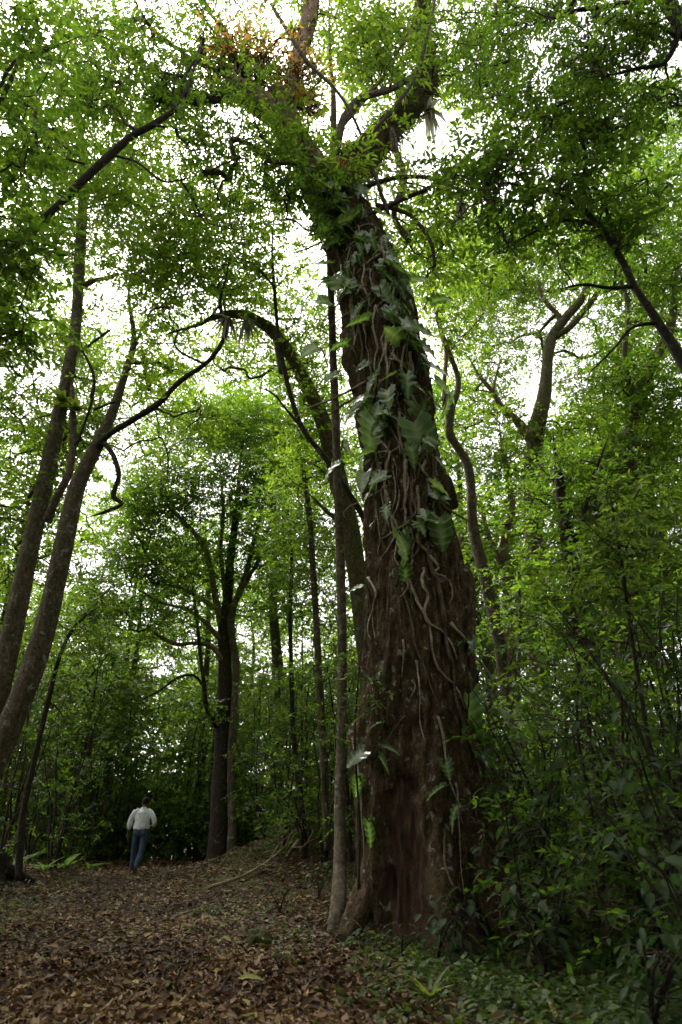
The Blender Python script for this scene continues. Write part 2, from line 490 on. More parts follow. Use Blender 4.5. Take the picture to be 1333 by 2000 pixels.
def branch_curves(centers, radii, stems, r0=.03, sub=5):
    """limbs grown from the stems from clump to clump, like real branching, and twigs inside each clump"""
    C = np.asarray(centers, float); n = len(C)
    S = np.vstack(list(stems))
    d = C[:, None] - S[None]
    cost = np.linalg.norm(d, axis=2) + .7 * np.clip(-d[..., 2], 0, None)
    best = cost.argmin(1); bc = cost.min(1)
    par = -1 - best                                     # negative: a point on a stem
    left = np.ones(n, bool); order = []
    while left.any():
        k = int(np.argmin(np.where(left, bc, 1e9)))
        left[k] = False; order.append(k)
        dd = C - C[k]
        c2 = np.linalg.norm(dd, axis=1) * 1.08 + .7 * np.clip(-dd[:, 2], 0, None) + .12
        u = left & (c2 < bc)
        bc[u] = c2[u]; par[u] = k
    desc = np.ones(n)
    for k in reversed(order):
        if par[k] >= 0: desc[par[k]] += desc[k]
    parts = []
    for k in order:
        a = S[-1 - par[k]] if par[k] < 0 else C[par[k]]
        c, r = C[k], radii[k]
        L = np.linalg.norm(c - a)
        m = 5
        t = np.linspace(0, 1, m)[:, None]
        mid = (a + c) / 2 + RNG.normal(0, .12 * L, 3) + np.array([0, 0, .06 * L])
        p = (1 - t) ** 2 * a + 2 * t * (1 - t) * mid + t ** 2 * c
        p[1:-1] += RNG.normal(0, .03 * L, (m - 2, 3))
        ra = min(.075, r0 * (.28 + .22 * math.sqrt(desc[k])))
        parts.append(tube_arrays(smooth_path(p, 2), np.linspace(ra, ra * .7, (m - 1) * 2 + 1), 5 if ra > .012 else 3, cap=False))
        for _ in range(sub):
            e = c + unit(RNG.normal(0, 1, 3)) * np.array([1, 1, .55]) * r * random.uniform(.6, 1.0)
            q = (c + e) / 2 + RNG.normal(0, .12 * r, 3)
            parts.append(tube_arrays(np.array([c, q, e]), [r0 * .25, r0 * .18, .003], 3, cap=False))
    return parts

def crown(parent, centers, radii, stems, leaf, per=26, n=9, mat='mid', wid=.42, r0=.03, hang=.1, sub=4, flat=.6, twig='twig'):
    C, Rr = list(centers), list(radii)
    if not C: return
    leaf *= .8; per *= .85; n += 1
    o, d = clump_sprays(C, Rr, per, flat)
    Ls = leaf * n * .36 * RNG.uniform(.7, 1.2, len(o))
    p, ax, up, ln = spray_leaves(o, d, Ls, n, leaf, hang=hang)
    far = np.mean([q[1] for q in C]) > 11.2 or parent.name.startswith('leafy_bush')
    me = (far_leaf_mesh if far else leaf_mesh)('crown', p, ax, up, ln, ln * wid)
    link('crown', me, LEAF[mat], parent)
    if stems is not None:
        v, q, t = merge(branch_curves(C, Rr, stems, r0, sub))
        link('twigs', np_mesh('twigs', v, q, t), BARK[twig], parent)['kind'] = 'stuff'

def tree(name, label, group, stems, crowns, bark='grey', leafmat='mid', leaf=.15, per=26, n=9, knobs=.16, seg=14, r0=.03, cat='tree', wid=.42, hang=.1, origin=None, twig='twig', flat=.6, sub=4):
    """stems: the first is the trunk, the rest are branches; crowns: ellipse_clumps argument rows"""
    t = thing(name, label, cat, (0, 0, 0), group)
    P = []
    for i, s in enumerate(stems):
        pts, rad = stem_path(s, 8, s[-1][3] < 9)
        P.append(pts)
        b = bark[i] if isinstance(bark, (list, tuple)) else bark
        tube_obj('trunk' if i == 0 else 'branch', pts, rad, BARK[b], t, (seg if i == 0 else max(8, seg - 4)), knobs if s[0][3] > 12 else knobs * 1.5, 17 * i + len(label))
    C, Rr = [], []
    for c in crowns:
        a, b = ellipse_clumps(*c)
        C += a; Rr += b
    crown(t, C, Rr, P, leaf, per, n, leafmat, wid, r0, hang, sub, flat, twig)
    return t

# ================================================================== ground
def build_ground():
    xs = np.concatenate([np.linspace(-400, -32, 14), np.linspace(-30, -11, 24), np.linspace(-10.6, 7.6, 140), np.linspace(8, 30, 28), np.linspace(32, 400, 14)])
    ys = np.concatenate([np.linspace(-400, -12, 12), np.linspace(-10, 3.4, 20), np.linspace(3.6, 25, 165), np.linspace(25.4, 60, 60), np.linspace(64, 900, 26)])
    X, Yg = np.meshgrid(xs, ys)
    Z = ground_z(X, Yg)
    near = sstep(2.5, 4, Yg) * (1 - sstep(22, 26, Yg)) * sstep(-11, -9, X) * (1 - sstep(6, 8, X))
    Z = Z + near * .02 * vnoise(X * 6, Yg * 6, 0 * X, 8)
    v = np.stack([X, Yg, Z], -1).reshape(-1, 3)
    nx, ny = len(xs), len(ys)
    i = (np.arange(ny - 1)[:, None] * nx + np.arange(nx - 1)[None])
    q = np.stack([i, i + 1, i + nx + 1, i + nx], -1).reshape(-1, 4)
    m, nt, out = new_mat('forest_floor')
    N, L = nt.nodes, nt.links
    tc = N.new('ShaderNodeTexCoord')
    n1 = N.new('ShaderNodeTexVoronoi'); n1.inputs['Scale'].default_value = 14
    n0 = N.new('ShaderNodeTexNoise'); n0.inputs['Scale'].default_value = 5; n0.inputs['Detail'].default_value = 6
    L.new(tc.outputs['Object'], n0.inputs['Vector']); L.new(tc.outputs['Object'], n1.inputs['Vector'])
    r = ramp(nt, [(0, (.012, .008, .005)), (.45, (.03, .019, .011)), (.8, (.06, .04, .023)), (1, (.035, .023, .014))])
    L.new(n1.outputs['Color'], r.inputs[0])
    n2 = N.new('ShaderNodeTexNoise'); n2.inputs['Scale'].default_value = .7; n2.inputs['Detail'].default_value = 7
    n2.inputs['Roughness'].default_value = .65
    L.new(tc.outputs['Object'], n2.inputs['Vector'])
    mr = N.new('ShaderNodeMapRange'); mr.inputs[1].default_value = .52; mr.inputs[2].default_value = .62; mr.inputs[4].default_value = .75
    L.new(n2.outputs[0], mr.inputs[0])
    mx = N.new('ShaderNodeMixRGB'); mx.inputs[2].default_value = (.05, .07, .018, 1)
    L.new(mr.outputs[0], mx.inputs[0]); L.new(r.outputs[0], mx.inputs[1])
    p = N.new('ShaderNodeBsdfPrincipled'); p.inputs['Roughness'].default_value = .9; p.inputs['Specular IOR Level'].default_value = .15
    L.new(mx.outputs[0], p.inputs['Base Color'])
    b = N.new('ShaderNodeBump'); b.inputs['Strength'].default_value = .7; b.inputs['Distance'].default_value = .04
    L.new(n0.outputs[0], b.inputs['Height']); L.new(b.outputs[0], p.inputs['Normal'])
    L.new(p.outputs[0], out.inputs[0])
    return tag(link('ground', np_mesh('ground', v, q), m), kind='structure')

ground = build_ground()

# ================================================================== the giant tree
TRUNK = [(848, 1900, 10.0, 245), (846, 1840, 10.0, 214), (842, 1750, 10.0, 190), (836, 1650, 10.0, 168), (829, 1560, 10.0, 150), (820, 1480, 10.0, 132), (820, 1400, 10.0, 114),
         (820, 1300, 10.0, 104), (818, 1200, 10.0, 96), (810, 1100, 10.0, 89), (797, 1000, 10.05, 81), (786, 900, 10.05, 74), (775, 800, 10.1, 70),
         (758, 700, 10.15, 67), (738, 600, 10.2, 64), (715, 530, 10.25, 55), (690, 470, 10.3, 48), (660, 415, 10.3, 42), (630, 368, 10.35, 35), (600, 322, 10.4, 29), (574, 275, 10.4, 25), (556, 235, 10.45, 25), (548, 205, 10.45, 32), (546, 190, 10.45, 26)]

giant = thing('giant_tree', 'huge old tree with thick ridged trunk wrapped in climbing roots and leaves', 'tree', on_ground(1.06, 10.0))

def build_giant_trunk():
    S = smooth_path(TRUNK, 20)
    pts = np.array([at(a, b, c) for a, b, c, _ in S])
    rad = np.array([h * mpp(p) for (_, _, _, h), p in zip(S, pts)])
    seg = 190
    v, q, t = tube_arrays(pts, rad, seg, cap=True)
    n = len(pts)
    body = v[:n * seg].reshape(n, seg, 3)
    cen = pts[:, None]
    off = body - cen
    rr = np.linalg.norm(off, axis=-1, keepdims=True)
    dirn = off / rr
    th = np.arctan2(dirn[..., 1], dirn[..., 0])
    z = body[..., 2]
    c, s = np.cos(th), np.sin(th)
    low = np.exp(-np.clip(z, 0, 30) / 1.6)
    flutes = .30 * vnoise(c * 2.3 + 4, s * 2.3, z * .16, 31) + .16 * vnoise(c * 5.2, s * 5.2, z * .3 + 7, 32)
    k = flutes * (.22 + 1.25 * low)
    lump0 = vnoise(c * 3, s * 3, z * 1.7, 27)
    ridge = 1 - np.abs(vnoise(c * 8 + .5 * lump0, s * 8, z * .8 + 2 * c, 21))
    ridge2 = 1 - np.abs(vnoise(c * 17 + lump0, s * 17, z * 2.2, 22))
    lump = vnoise(c * 2.2, s * 2.2, z * .8, 23)
    fine = vnoise(c * 34, s * 34, z * 6, 24)
    ridge3 = 1 - np.abs(vnoise(c * 30 + 2 * lump0, s * 30, z * 4.5, 25))
    plate = vnoise(c * 14, s * 14, z * 3.0, 26)
    disp = .085 * (ridge - .6) + .065 * (ridge2 - .6) + .035 * (ridge3 - .6) + .05 * plate + .10 * lump + .05 * lump0 + .03 * fine
    # the hollow at the foot: an opening with smooth exposed heartwood set back
    edge = .16 * vnoise(z * 1.6, 0 * z, 0 * z, 41) + .07 * vnoise(z * 6, 0 * z, 0 * z, 42)
    hol = np.exp(-(((th + 1.92 + edge) / (.30 - .05 * z)) ** 6)) * sstep(-.4, .3, z) * (1 - sstep(1.75, 1.95, z + .25 * vnoise(th * 9, 0 * z, 0 * z, 43)))
    disp = disp * (1 - .6 * hol) - .13 * hol + .10 * np.exp(-(((th + 1.95) / .6) ** 2)) * np.exp(-((z - 2.9) / .45) ** 2)
    body = cen + dirn * (rr * (1 + k[..., None]) + disp[..., None] * np.minimum(1, rr / .5))
    v[:n * seg] = body.reshape(-1, 3)
    hv = np.concatenate([hol.ravel(), [0, 0]])
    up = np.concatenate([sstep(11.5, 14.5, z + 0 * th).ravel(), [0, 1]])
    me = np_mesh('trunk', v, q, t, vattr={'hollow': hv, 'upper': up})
    # bark with the red heartwood where the hollow is open and high up a paler tone that puts the light there into the colour
    m = BARK['giant']; nt = m.node_tree; N, L = nt.nodes, nt.links
    p = next(x for x in N if x.type == 'BSDF_PRINCIPLED')
    src = p.inputs['Base Color'].links[0].from_socket
    tc = N.new('ShaderNodeTexCoord'); mp = N.new('ShaderNodeMapping'); mp.inputs['Scale'].default_value = (7, 7, 1.3)
    L.new(tc.outputs['Object'], mp.inputs[0])
    ns = N.new('ShaderNodeTexNoise'); ns.inputs['Scale'].default_value = 2.5; ns.inputs['Detail'].default_value = 5
    L.new(mp.outputs[0], ns.inputs['Vector'])
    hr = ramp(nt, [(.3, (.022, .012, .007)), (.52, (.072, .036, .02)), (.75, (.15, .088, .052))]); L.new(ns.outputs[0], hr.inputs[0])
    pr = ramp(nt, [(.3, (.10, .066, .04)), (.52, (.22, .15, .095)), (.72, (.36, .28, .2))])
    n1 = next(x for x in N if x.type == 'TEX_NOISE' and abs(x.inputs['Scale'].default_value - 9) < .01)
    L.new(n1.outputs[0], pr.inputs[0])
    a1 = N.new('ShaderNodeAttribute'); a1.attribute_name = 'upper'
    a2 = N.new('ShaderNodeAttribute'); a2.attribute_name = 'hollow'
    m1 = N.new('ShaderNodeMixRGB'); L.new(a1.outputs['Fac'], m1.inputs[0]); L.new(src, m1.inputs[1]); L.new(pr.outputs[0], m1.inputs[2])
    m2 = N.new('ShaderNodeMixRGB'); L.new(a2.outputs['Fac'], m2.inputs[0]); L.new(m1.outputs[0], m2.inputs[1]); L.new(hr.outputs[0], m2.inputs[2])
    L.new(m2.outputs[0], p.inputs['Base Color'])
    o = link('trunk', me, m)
    bvh = BVHTree.FromPolygons([tuple(x) for x in v], [tuple(x) for x in q])
    return o, pts, rad, bvh

giant_trunk, G_PTS, G_RAD, G_BVH = build_giant_trunk()

def own(o, parent):
    """hang a mesh built in world coordinates under its thing"""
    o.parent = parent
    o.matrix_parent_inverse = Matrix.Translation(-parent.location)
    return o

own(giant_trunk, giant)

def on_trunk(px, py, lift=.02):
    d = Vector(ray(px, py)).normalized()
    h = G_BVH.ray_cast(Vector(CAM), d)
    if h[0] is not None:
        n = h[1]
        if n.dot(d) > 0: n = -n
        return np.array(h[0] + n * lift), np.array(n)
    S = np.array(TRUNK)
    Y = float(np.interp(-py, -S[:, 1], S[:, 2])) if py > 200 else 10.4
    return at(px, py, Y - .1), np.array([0, -1, .1])

LIMBS = [  # bark, rows of (px, py, Y, half width)
    ('fibre', [(640, 395, 10.4, 50), (672, 345, 10.5, 42), (716, 300, 10.7, 40), (764, 250, 11.0, 33), (806, 205, 11.2, 30), (832, 160, 11.4, 28), (830, 110, 11.5, 23), (822, 60, 11.6, 18), (826, 0, 11.8, 15), (832, -90, 12.0, 11)], 'branch'),
    ('fresh', [(556, 222, 10.45, 30), (572, 185, 10.5, 20), (571, 150, 10.5, 17), (584, 105, 10.6, 18), (598, 60, 10.7, 19), (608, 10, 10.8, 20), (622, -70, 11, 16)], 'branch'),
    ('fresh', [(553, 228, 10.45, 34), (520, 208, 10.3, 31), (486, 186, 10.1, 30), (455, 168, 9.9, 26), (440, 160, 9.85, 14)], 'branch'),
    ('fibre', [(470, 170, 9.95, 12), (425, 190, 9.8, 14), (360, 198, 9.6, 12), (300, 190, 9.5, 9)], 'branch'),
    ('grey', [(640, 372, 10.3, 14), (655, 300, 10.1, 12), (672, 232, 10.0, 10), (704, 192, 10.0, 8), (760, 176, 10.1, 8), (806, 150, 10.2, 7)], 'branch'),
    ('grey', [(672, 240, 10.05, 8), (720, 185, 10.2, 6), (755, 140, 10.3, 4), (800, 60, 10.4, 3)], 'branch'),
    ('grey', [(764, 255, 10.6, 10), (775, 300, 10.4, 9), (790, 350, 10.3, 8), (770, 420, 10.2, 8), (800, 470, 10.1, 8)], 'branch'),
    ('twig', [(672, 345, 9.9, 5), (720, 270, 9.8, 5), (770, 210, 9.8, 5), (812, 150, 9.9, 4), (838, 60, 10, 4), (850, 0, 10.1, 3)], 'branch'),
    ('twig', [(760, 420, 9.8, 5), (735, 350, 9.7, 5), (700, 250, 9.7, 4), (660, 180, 9.7, 4), (600, 120, 9.8, 5), (555, 50, 9.9, 5), (530, 8, 10, 4)], 'branch'),
    ('twig', [(700, 370, 9.9, 6), (770, 348, 9.8, 6), (840, 348, 9.7, 5), (900, 372, 9.6, 4)], 'branch'),
    ('twig', [(720, 420, 9.9, 6), (790, 388, 9.8, 6), (850, 360, 9.7, 5), (920, 300, 9.6, 4)], 'branch'),
    ('twig', [(735, 400, 9.9, 6), (800, 420, 9.9, 5), (840, 470, 9.9, 5), (850, 520, 9.9, 4)], 'branch'),
]
g_limb_pts, g_limb_obj = [], []
for i, (bk, rows, nm) in enumerate(LIMBS):
    pts, rad = stem_path(rows, 10)
    g_limb_pts.append(pts)
    g_limb_obj.append(tube_obj(nm, pts, rad, BARK[bk], None, 18 if rows[0][3] > 15 else 8, .22 if rows[0][3] > 15 else .12, 5 * i)); own(g_limb_obj[-1], giant)

# broken-off stub on the flank
pts, rad = stem_path([(878, 1400, 9.9, 34), (892, 1300, 9.75, 36), (900, 1210, 9.7, 35), (903, 1150, 9.7, 31), (902, 1122, 9.7, 25), (898, 1112, 9.72, 12)], 10)
own(tube_obj('broken_stub', pts, rad, BARK['giant'], None, 40, .20, 77), giant)
pts, rad = stem_path([(872, 990, 10.0, 26), (870, 960, 9.75, 24), (868, 935, 9.65, 17), (868, 928, 9.65, 8)], 8)
own(tube_obj('broken_stub', pts, rad, BARK['fibre'], None, 30, .3, 78), giant)
# buttress roots running out of the trunk into the litter
for k, (a, r1, h) in enumerate([(-2.62, 1.38, 1.3), (-1.28, 1.5, 1.5), (-.95, 1.62, 2.3), (-.45, 1.8, 2.0), (.1, 1.9, 1.8)]):
    ca, sa = math.cos(a), math.sin(a)
    row = []
    for u in np.linspace(0, 1, 7):
        rr_ = .72 + (r1 - .72) * u ** 1.7
        zz = h * (1 - u) ** 1.3
        wob = .10 * math.sin(3 * u + k)
        row.append((1.07 + ca * rr_ - sa * wob, 10.0 + sa * rr_ + ca * wob, float(ground_z(1.07 + ca * rr_, 10 + sa * rr_)) + zz - .10 * u))
    P3 = smooth_path(row, 8)
    rd = np.interp(np.linspace(0, 1, len(P3)), [0, .35, .75, 1], [.14, .18, .15, .05])
    own(tube_obj('buttress_root', P3, rd, BARK['giant'], None, 26, .42, 120 + 3 * k), giant)

# its leaves high in the fork: glossy whorls
C, Rr = [], []
for args in [(735, 100, 70, 90, 9.8, 11.5, 26, .5, .8), (700, 40, 50, 50, 10, 12, 8, .5, .8), (890, 120, 60, 110, 11, 12.5, 16, .6, .9), (560, 150, 90, 80, 10, 11.5, 7, .4, .7),
             (470, 60, 70, 60, 11, 13, 7, .5, .8), (850, 440, 90, 110, 10, 12, 20, .5, .8), (640, 340, 70, 60, 9.6, 10.0, 12, .35, .5), (560, 260, 50, 60, 9.7, 10.1, 8, .3, .45), (730, 290, 80, 50, 10, 10.6, 7, .3, .45), (720, -120, 260, 90, 11, 14, 26, .8, 1.3)]:
    a, b = ellipse_clumps(*args)
    C += a; Rr += b
crown(giant, C, Rr, g_limb_pts, .21, 15, 8, 'bright', .36, .035, .25)
for o in giant.children:
    if o.name.split('.')[0] in ('crown', 'twigs'):
        o.matrix_parent_inverse = Matrix.Translation(-giant.location)

def fuzz(name, pts, rad, n, length, mat, parent, down=.5, wid=.22, spread=1.0):
    """short tufts all over a limb"""
    i = RNG.integers(0, len(pts), n)
    d = unit(RNG.normal(0, 1, (n, 3)))
    p = pts[i] + d * rad[i][:, None] * .95 * spread + RNG.normal(0, .05, (n, 3))
    ax = d + RNG.normal(0, .5, (n, 3)); ax[:, 2] -= down
    me = leaf_mesh(name, p, ax, RNG.normal(0, 1, (n, 3)), length * RNG.uniform(.5, 1.5, n), length * wid)
    return link(name, me, LEAF[mat], parent)

pts, rad = stem_path(LIMBS[0][1], 10)
fuzz('moss', pts[6:], rad[6:], 4200, .17, 'moss', g_limb_obj[0], .4)
pts, rad = stem_path(LIMBS[3][1], 10)
fuzz('moss', pts, rad, 900, .16, 'moss', g_limb_obj[3], .8)
pts, rad = stem_path(LIMBS[1][1], 10)
fuzz('moss', pts, rad, 900, .13, 'moss', g_limb_obj[1], .3)

# ================================================================== the climber on the giant tree
def grid_leaf(name, nl, prof, fold=.16, droop=.25, wave=.03, base_lobe=0.0, seed=0, across=2, vein_w=.0):
    """leaf of unit length along +Y, normal +Z; prof(t) gives the half width, base_lobe sets lobes behind the stalk"""
    rng = np.random.default_rng(seed)
    t = np.linspace(0, 1, nl)
    w = np.array([prof(x) for x in t])
    cols = 2 * across + 1
    u = np.linspace(-1, 1, cols)
    V = np.zeros((nl, cols, 3))
    for i in range(nl):
        for j in range(cols):
            x = u[j] * w[i]
            y = t[i] - base_lobe * (abs(u[j]) ** 1.3) * (1 - t[i]) ** 1.5
            z = fold * abs(x) - droop * t[i] ** 2 + wave * math.sin(t[i] * 21 + seed) * abs(u[j]) + rng.normal(0, .006)
            V[i, j] = (x, y, z)
    i = np.arange(nl - 1)[:, None] * cols + np.arange(cols - 1)[None]
    q = np.stack([i, i + 1, i + cols + 1, i + cols], -1).reshape(-1, 4)
    vein = np.repeat((np.abs(u) < .01).astype(float)[None], nl, 0)
    vein = vein * .9 + np.repeat((np.arange(nl) % 4 == 0)[:, None] * .35, cols, 1)
    return np_mesh(name, V.reshape(-1, 3), q, vattr={'vein': vein.ravel()})

def philo_prof(x, lob, ph):
    b = .46 * (math.sin(math.pi * min(1, (x + .12) / 1.12) ** .72)) ** .8 if x < 1 else 0.0
    return max(.004, b * (1 - lob * abs(math.sin(x * math.pi * 5.5 + ph)) ** 3))

PHILO = [grid_leaf('philodendron_leaf', 23, lambda x, l=l, p=p: philo_prof(x, l, p), .22, d, .022, .24, s)
         for l, p, d, s in ((.30, .2, .22, 1), (.38, 1.1, .45, 2), (.22, .6, .12, 3), (.5, 1.8, .38, 4), (.15, .4, .3, 5), (.42, 2.4, .6, 6))]
for me in PHILO: me.materials.append(LEAF['philo'])

climber = thing('climbing_philodendron', 'climbing plant with big lobed leaves and pale hanging roots on the giant trunk', 'climbing plant', on_ground(1.0, 8.9))
climber_inv = Matrix.Translation(-climber.location)

def leaf_obj(name, me, base, axis, nrm, size, parent, inv=None, wscale=1.0, label=None):
    a = Vector([float(x) for x in axis]).normalized()
    n = Vector([float(x) for x in nrm])
    n = (n - a * n.dot(a)).normalized()
    b = a.cross(n)
    M = Matrix((( b.x * wscale, a.x, n.x, 0), (b.y * wscale, a.y, n.y, 0), (b.z * wscale, a.z, n.z, 0), (0, 0, 0, 1))) @ Matrix.Scale(size, 4)
    M.translation = Vector([float(x) for x in base])
    o = bpy.data.objects.new(name, me)
    COL.objects.link(o)
    o.parent = parent
    if inv is not None: o.matrix_parent_inverse = inv
    o.matrix_basis = M
    return o

# centre px, py, length px, tilt of the tip (degrees from straight down, + = to the right), facing: f = flat to us, e = edge-on from below, s = sideways
PL = [(740, 872, 84, 8, 'f'), (826, 832, 64, 4, 'f'), (822, 876, 84, 18, 'f'), (784, 772, 56, -4, 'f'), (866, 775, 62, 35, 's'), (878, 804, 52, 10, 's'), (718, 800, 54, -40, 's'), (742, 796, 48, -20, 's'),
      (716, 756, 40, -60, 'f'), (736, 748, 42, -80, 'e'), (698, 806, 46, -65, 's'), (834, 1022, 52, 75, 'f'), (850, 1058, 70, 8, 'f'), (780, 1096, 76, 6, 'f'), (780, 1142, 48, -4, 'f'),
      (918, 1408, 90, 4, 'f'), (1015, 1418, 60, 32, 'f'), (966, 1455, 40, 40, 's'), (945, 1330, 44, 50, 's'), (768, 636, 40, 25, 'f'), (748, 684, 62, -80, 'e'), (812, 696, 40, 20, 'f'), (742, 550, 42, 30, 'f'),
      (684, 528, 36, -30, 'f'), (712, 522, 24, 0, 'f'), (711, 368, 48, 175, 'f'), (690, 402, 62, -10, 'e'), (746, 374, 60, 60, 'e'), (620, 556, 66, -75, 'e'), (598, 530, 76, -80, 'e'), (592, 585, 72, -60, 'e'),
      (628, 622, 60, -35, 'e'), (600, 690, 46, -75, 'e'), (690, 640, 60, -80, 'e'), (790, 420, 62, 75, 'e'), (770, 445, 60, 70, 'e'),  (650, 886, 48, -55, 'e'),
      (640, 918, 50, -70, 's'), (712, 910, 48, -30, 's'), (835, 690, 56, 60, 'f'), (852, 735, 70, 70, 'e'), (876, 605, 66, 75, 'e'), (820, 660, 60, 70, 's'), (660, 455, 60, -60, 'e'),
      (625, 470, 60, -70, 'e'), (700, 450, 56, -20, 'e'), (680, 820, 60, -65, 'e'), (770, 560, 44, 40, 's'), (760, 590, 46, 30, 'f'), (790, 640, 44, 55, 's'), 
       (690, 1160, 44, -60, 'e'), (665, 690, 44, -70, 'e'), (640, 745, 46, -70, 'e'), (720, 490, 44, 20, 'f'), (800, 540, 60, 75, 'e'), (830, 560, 58, 80, 'e'),
      (706, 1540, 40, -10, 'f'), (745, 1630, 50, 30, 's'), (856, 1590, 56, -60, 's'), (846, 1550, 46, -60, 's'), (700, 1480, 44, -60, 's'), (760, 1470, 40, 70, 'e'), (770, 1490, 44, 65, 'e'), (950, 1500, 48, 40, 'e'),
      (880, 1510, 40, 10, 'f'), (722, 1420, 42, -80, 'e'), (915, 1280, 44, 0, 's'), (640, 560, 56, -60, 'e'), (610, 440, 50, -60, 'e')]
S_ = np.array(TRUNK)
for i in range(120):
    py = 345 + 720 * random.random() ** 1.6
    c_ = float(np.interp(-py, -S_[:, 1], S_[:, 0])); h_ = float(np.interp(-py, -S_[:, 1], S_[:, 3]))
    u = random.choice([-1, 1]) * random.random() ** .6
    if py < 540: u = random.uniform(-1.1, 1.25)
    side = 1 if u > 0 else -1
    PL.append((c_ + u * h_ * 1.08, py, random.uniform(20, 50), side * random.uniform(5, 85), random.choice('ffsse')))
for i, (px, py, lp, tilt, face) in enumerate(PL):
    hit, nn = on_trunk(px, py, .12)
    jit = RNG.normal(0, .12, 3)
    a = R(tilt)
    tip = np.array([math.sin(a), 0, -math.cos(a)])
    if face == 'f':
        nrm = np.array([.1 * random.uniform(-2, 2), -.88, .42]) + jit
    elif face == 's':
        nrm = np.array([math.copysign(.6, tilt), -.55, .55]) + jit
    else:
        nrm = np.array([random.gauss(0, .5), random.uniform(-.8, .1), .8]) + jit
        tip = tip + np.array([random.gauss(0, .35), random.uniform(-.9, .2), random.uniform(-.5, .45)])
    base_img = np.array([px, py]) - .5 * lp * np.array([math.sin(a), math.cos(a)])
    b0, _ = on_trunk(base_img[0], base_img[1], .10)
    b0 = b0 + np.array([0, -.10, 0])
    size = lp * mpp(hit) * (1.0 if face != 'e' else .95) * (random.uniform(.95, 1.1) if i < 18 else random.uniform(.7, 1.05))
    leaf_obj('leaf', PHILO[(i * 5 + i // 6) % 6], b0, tip + RNG.normal(0, .16, 3), nrm + RNG.normal(0, .2, 3), size, climber, climber_inv, random.uniform(.7, 1.1))
    # leaf stalk back to the bark
    base2, _ = on_trunk(base_img[0] - 10 * math.sin(a) + random.uniform(-12, 12), base_img[1] + random.uniform(6, 34), .0)
    if np.linalg.norm(base2 - b0) < 1.6:
        mid = (b0 + base2) / 2 + np.array([0, -.07, .08])
        own(tube_obj('leaf_stalk', smooth_path([base2, mid, b0], 5), np.linspace(.014, .009, 11), LEAF['herb'], None, 5), climber)

ROOTS = [  # half width px then the points
    (4.5, [(752, 640), (754, 700), (756, 727), (755, 753), (758, 782), (772, 797)]),
    (5, [(776, 800), (779, 811), (775, 834), (780, 855), (784, 890)]), (4, [(797, 812), (797, 824), (798, 842), (793, 862)]),
    (4.5, [(830, 900), (827, 921), (835, 937), (839, 963), (848, 1000), (850, 1040)]),
    (3.5, [(760, 885), (756, 925), (754, 960), (757, 1000), (762, 1030)]),
    (4, [(755, 960), (765, 1014), (772, 1045), (760, 1074), (744, 1094), (738, 1110)]),
    (5, [(790, 900), (793, 950), (791, 990), (792, 1015), (796, 1050), (794, 1090)]), (4.5, [(806, 940), (803, 985), (807, 1015), (803, 1048)]),
    (4.5, [(817, 950), (818, 1008), (814, 1057), (837, 1080), (854, 1108), (850, 1120), (868, 1128), (882, 1145), (884, 1165), (878, 1180)]),
    (4.5, [(829, 1110), (825, 1134), (834, 1165), (829, 1208), (862, 1234), (885, 1262), (894, 1290)]),
    (5, [(795, 1134), (808, 1162), (824, 1191), (839, 1222), (844, 1265), (862, 1316), (891, 1342), (908, 1385)]),
    (4.5, [(881, 1219), (905, 1248), (922, 1276), (948, 1305), (963, 1336), (956, 1356), (933, 1368)]),
    (3, [(788, 1165), (802, 1208), (813, 1262), (831, 1308), (846, 1352), (862, 1395)]), (3, [(731, 1190), (721, 1215), (720, 1235), (726, 1252)]),
    (7, [(836, 1060), (845, 1110), (857, 1151), (868, 1222), (877, 1279), (888, 1322), (893, 1379), (915, 1440), (935, 1500), (945, 1560)]),
    (3, [(790, 1250), (788, 1290), (786, 1325)]), (3, [(806, 1330), (810, 1345), (805, 1362)]), (2.5, [(790, 1400), (770, 1425), (755, 1450)]),
    (4, [(700, 500), (712, 530), (708, 560), (722, 590), (716, 620)]), (4, [(745, 470), (752, 505), (766, 530), (764, 556)]), (4, [(772, 560), (768, 590), (782, 625), (796, 650), (802, 690)]),
    (4, [(735, 600), (726, 640), (738, 680), (730, 720), (742, 760)]), (3.5, [(700, 640), (708, 690), (702, 740), (716, 790)]), (4, [(800, 690), (806, 730), (798, 762), (812, 800)]),
    (4, [(640, 358), (630, 340), (638, 372), (668, 382)]), (4, [(694, 305), (700, 322), (730, 326), (760, 324)]), (3, [(660, 430), (690, 448), (720, 440), (745, 452)]),
    (4.5, [(848, 870), (852, 905), (846, 940), (858, 990), (866, 1040), (872, 1100)]), (3, [(735, 880), (738, 930), (734, 980), (742, 1040), (740, 1085)]),
    (3.5, [(720, 1130), (736, 1160), (728, 1200), (735, 1260)]), (3, [(768, 900), (772, 960), (766, 1010)]), (3, [(812, 1290), (822, 1340), (818, 1390), (832, 1450)]),
    (4, [(868, 1620), (866, 1660), (876, 1710), (892, 1740), (915, 1752), (935, 1735), (950, 1700)]), (3, [(700, 1470), (706, 1550), (712, 1640), (718, 1730), (722, 1800)]), (2.6, [(690, 1440), (698, 1500), (705, 1570), (712, 1650)]),
    (3, [(890, 1530), (893, 1600), (898, 1680), (905, 1770)]), (4, [(856, 1400), (870, 1480), (884, 1540), (905, 1610)]), (3, [(985, 1590), (1000, 1640), (1020, 1690)]),
]
